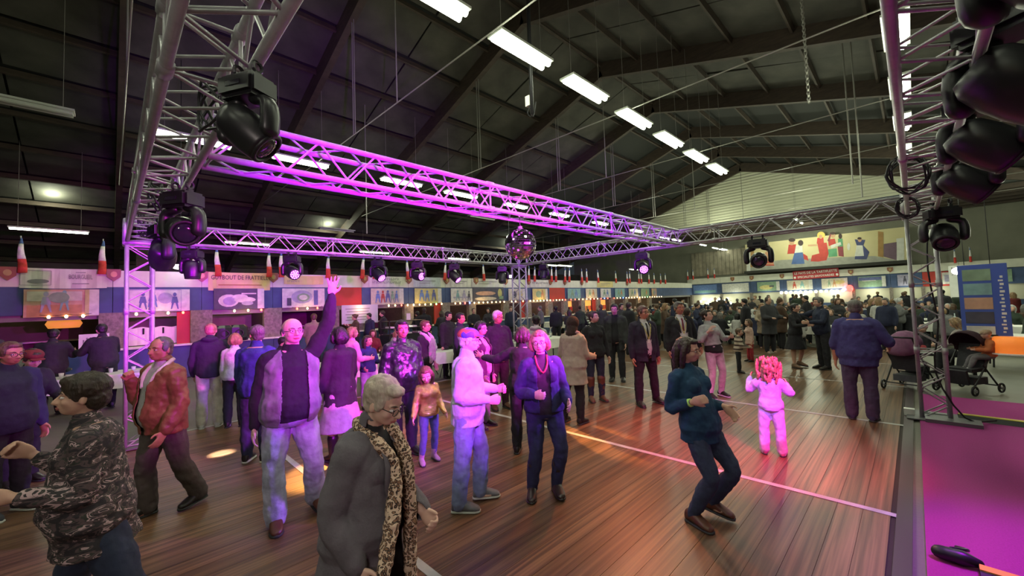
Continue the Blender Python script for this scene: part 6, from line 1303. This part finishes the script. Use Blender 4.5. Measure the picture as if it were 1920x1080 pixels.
def crowd(kind, x, y, rz, top_i, hair_i, label, group):
    if 'tables' in label and 'row' in label: OCC.append((x, y))
    else: x, y = free(x, y)
    o = PROTO[kind]
    if first[kind]: first[kind] = False; r = o; r.location = (x, y, 0); r.rotation_euler = (0, 0, rz)
    else:
        r = o.copy(); COL.objects.link(r); r.location = (x, y, 0); r.rotation_euler = (0, 0, rz); ks = []
        for c in KIDS[o]: d = c.copy(); d.parent = r; COL.objects.link(d)
    for c in ([c for c in bpy.data.objects if c.parent == r] if False else r.children):
        n = c.name.split('.')[0]
        if n == 'jacket': c.material_slots[0].material = TOPS[top_i][1]
        if n == 'hair': c.material_slots[0].material = HAIRS[hair_i][1]
    r['label'] = label; r['group'] = group; r['category'] = 'person'; s = rng.uniform(.95, 1.05); r.scale = (s, s, s)
# table rows at the back with people seated on both sides
WEAR = lambda i: TOPS[i][0]
def rnd_top(): return int(rng.choice(range(9), p=[.26, .09, .12, .14, .06, .06, .06, .09, .12]))
placed = 0
for row, y in enumerate((17.6, 19.9, 22.3, 24.9, 27.8, 31.0, 34.5, 38.0)):
    xs = np.arange(-14.0+.4*(row % 2), .8, 2.35)
    for x in xs:
        if y < 18 and x > -1: continue
        zone = 'left' if x < -9.5 else ('middle' if x < -4.5 else 'right'); dep = 'near' if row < 3 else 'far'
        if row < 5: table(x, y, 2.1, .75, 0, 'trestle table with a white cloth in the %s %s part of the seated crowd' % (dep, zone), 'white cloth on a table in the %s %s part of the seated crowd' % (dep, zone), 'crowd tables %s %s' % (dep, zone), 'crowd tablecloths %s %s' % (dep, zone))
        if row < 2:
            for q in range(3): bottle(x+rng.uniform(-.9, .9), y+rng.uniform(-.2, .2), .752, '%s bottle on the %s row of tables, %s side' % ('clear' if q == 1 else 'dark', ORD[row], zone), q != 1)
        for k, dx in enumerate((-.7, 0, .7) if row < 5 else (-.9, 0, .9)):
            for side in (-1, 1):
                if rng.rand() < .12 or placed > 285: continue
                if row > 4 and side == 1: continue
                st = row >= 4 and rng.rand() < .4
                kind = rng.choice(['st_m', 'st_f', 'st_m2', 'st_b']) if st else rng.choice(['sit_m', 'sit_f', 'sit_b', 'sit_m2'])
                tp, hr_ = rnd_top(), int(rng.choice(6, p=[.25, .2, .2, .13, .14, .08]))
                lab = '%s person in %s, %s hair, %s side of the %s row of tables' % ('standing' if st else 'seated', WEAR(tp), HAIRS[hr_][0], zone, ORD[row])
                crowd(kind, x+dx+rng.uniform(-.12, .12), y+side*(.62+rng.uniform(0, .12)), (math.pi if side > 0 else 0)+rng.uniform(-.6, .6), tp, hr_, lab, 'people at the %s row of tables' % ORD[row]); placed += 1
# standing people between the dance floor and the tables
STD = [(1168, 655, 'st_m', 8, 0), (1182, 668, 'st_m', 0, 2), (1236, 650, 'st_b', 1, 1), (1250, 655, 'st_f', 7, 3), (1310, 648, 'st_b', 3, 2), (1392, 640, 'st_m', 3, 0), (1425, 650, 'st_f', 5, 3), (1445, 662, 'st_m2', 8, 2), (1400, 650, 'st_m', 0, 0), (1455, 655, 'st_m2', 7, 1), (1070, 655, 'st_f', 8, 2), (1045, 650, 'st_m', 0, 0), (1090, 640, 'st_b', 1, 2), (1130, 648, 'st_m2', 8, 1), (1016, 640, 'st_m', 2, 4), (918, 650, 'st_f', 8, 0), (890, 655, 'st_m2', 0, 0), (960, 648, 'st_m', 3, 1), (1520, 640, 'st_m', 0, 0), (1575, 642, 'st_f', 8, 1), (1655, 655, 'st_f', 6, 3), (1668, 660, 'st_m', 3, 4), (1690, 650, 'st_b', 2, 5), (1640, 648, 'st_f', 0, 3)]
for i, (px, py, kind, tp, hr_) in enumerate(STD):
    q = atz(px, py, 0); 
    zone = 'behind the two men with lanyards' if 1160 < px < 1320 else ('behind the small children' if 1320 <= px < 1480 else ('around the middle tower' if px < 1160 else 'behind the heavy man'))
    crowd(kind, q.x, q.y, rng.uniform(0, 6.28), tp, hr_, 'standing person in %s with %s hair %s' % (WEAR(tp), HAIRS[hr_][0], zone), 'standing in %s, %s hair, %s' % (WEAR(tp), HAIRS[hr_][0], zone))
# people at the left tables and stalls
LFT = [(45, 742, 'sit_b', 2, 3), (62, 730, 'sit_m', 1, 2), (30, 730, 'st_m', 8, 0), (560, 735, 'sit_m', 0, 0), (590, 700, 'st_m2', 5, 1), (668, 672, 'st_b', 7, 1), (692, 668, 'st_m', 3, 0), (712, 664, 'st_m', 0, 2), (650, 690, 'sit_b', 2, 4), (735, 700, 'sit_f', 7, 3), (785, 660, 'st_m2', 0, 0), (797, 662, 'st_m', 0, 2), (830, 655, 'st_f', 8, 2), (770, 700, 'sit_m', 6, 4), (876, 720, 'sit_m', 5, 4), (890, 700, 'sit_f', 3, 3), (975, 700, 'sit_m2', 8, 1), (705, 700, 'sit_f', 4, 1)]
for px, py, kind, tp, hr_ in LFT:
    q = atz(px, py, 0); 
    if q.x < -15.0: q = q*(-15.0/q.x)
    zone = 'at the leftmost tables' if px < 300 else ('behind the waving man' if px < 700 else 'left of the middle tower')
    lab = '%s person in %s with %s hair %s' % ('seated' if 'sit' in kind else 'standing', WEAR(tp), HAIRS[hr_][0], zone)
    crowd(kind, q.x, q.y, rng.uniform(0, 6.28), tp, hr_, lab, lab+' group')
# right side of the hall
for i in range(34):
    x = rng.uniform(1.6, 9.5); y = rng.uniform(16.3, 33); 
    tp, hr_ = rnd_top(), int(rng.randint(6)); kind = ['sit_m', 'sit_f', 'sit_b', 'sit_m2', 'st_f', 'st_m'][i % 6] if y > 18 else ['sit_m', 'sit_f', 'sit_b', 'sit_m2'][i % 4]
    lab = '%s person in %s with %s hair behind the right tower and blue banner' % ('seated' if 'sit' in kind else 'standing', WEAR(tp), HAIRS[hr_][0]); crowd(kind, x, y, rng.uniform(0, 6.28), tp, hr_, lab, lab+' group')
for i, (x, y) in enumerate(((2.2, 15.2), (4.6, 15.6), (3.0, 18.6), (6.0, 19), (3.6, 22.5), (7, 23))):
    table(x, y, 2.1, .8, 0, 'trestle table with a white cloth behind the right tower, %s from the front' % ORD[i], 'white cloth on the %s table behind the right tower' % ORD[i], 'tables behind the right tower', 'tablecloths behind the right tower')
    for q in range(3): bottle(x+rng.uniform(-.9, .9), y+rng.uniform(-.2, .2), .752, '%s bottle on the %s table behind the right tower' % ('clear' if q == 1 else 'dark', ORD[i]), q != 1)
for o in PROTO.values():
    if o.get('label') == 'x':
        for c in list(o.children): bpy.data.objects.remove(c)
        bpy.data.objects.remove(o)
for o in COL.objects:
    if o.get('label') and not 4 <= len(o['label'].split()) <= 16: print('LABELLEN', len(o['label'].split()), o['label'])
# same label -> same group; unique label -> no group needed
cntl = {}
for o in COL.objects:
    if o.parent is None and o.get('label'): cntl.setdefault(o['label'], []).append(o)
for l, os_ in cntl.items():
    if len(os_) > 1:
        g = os_[0].get('group') or l
        for o in os_: o['group'] = g
SC.collection.children.link(COL)
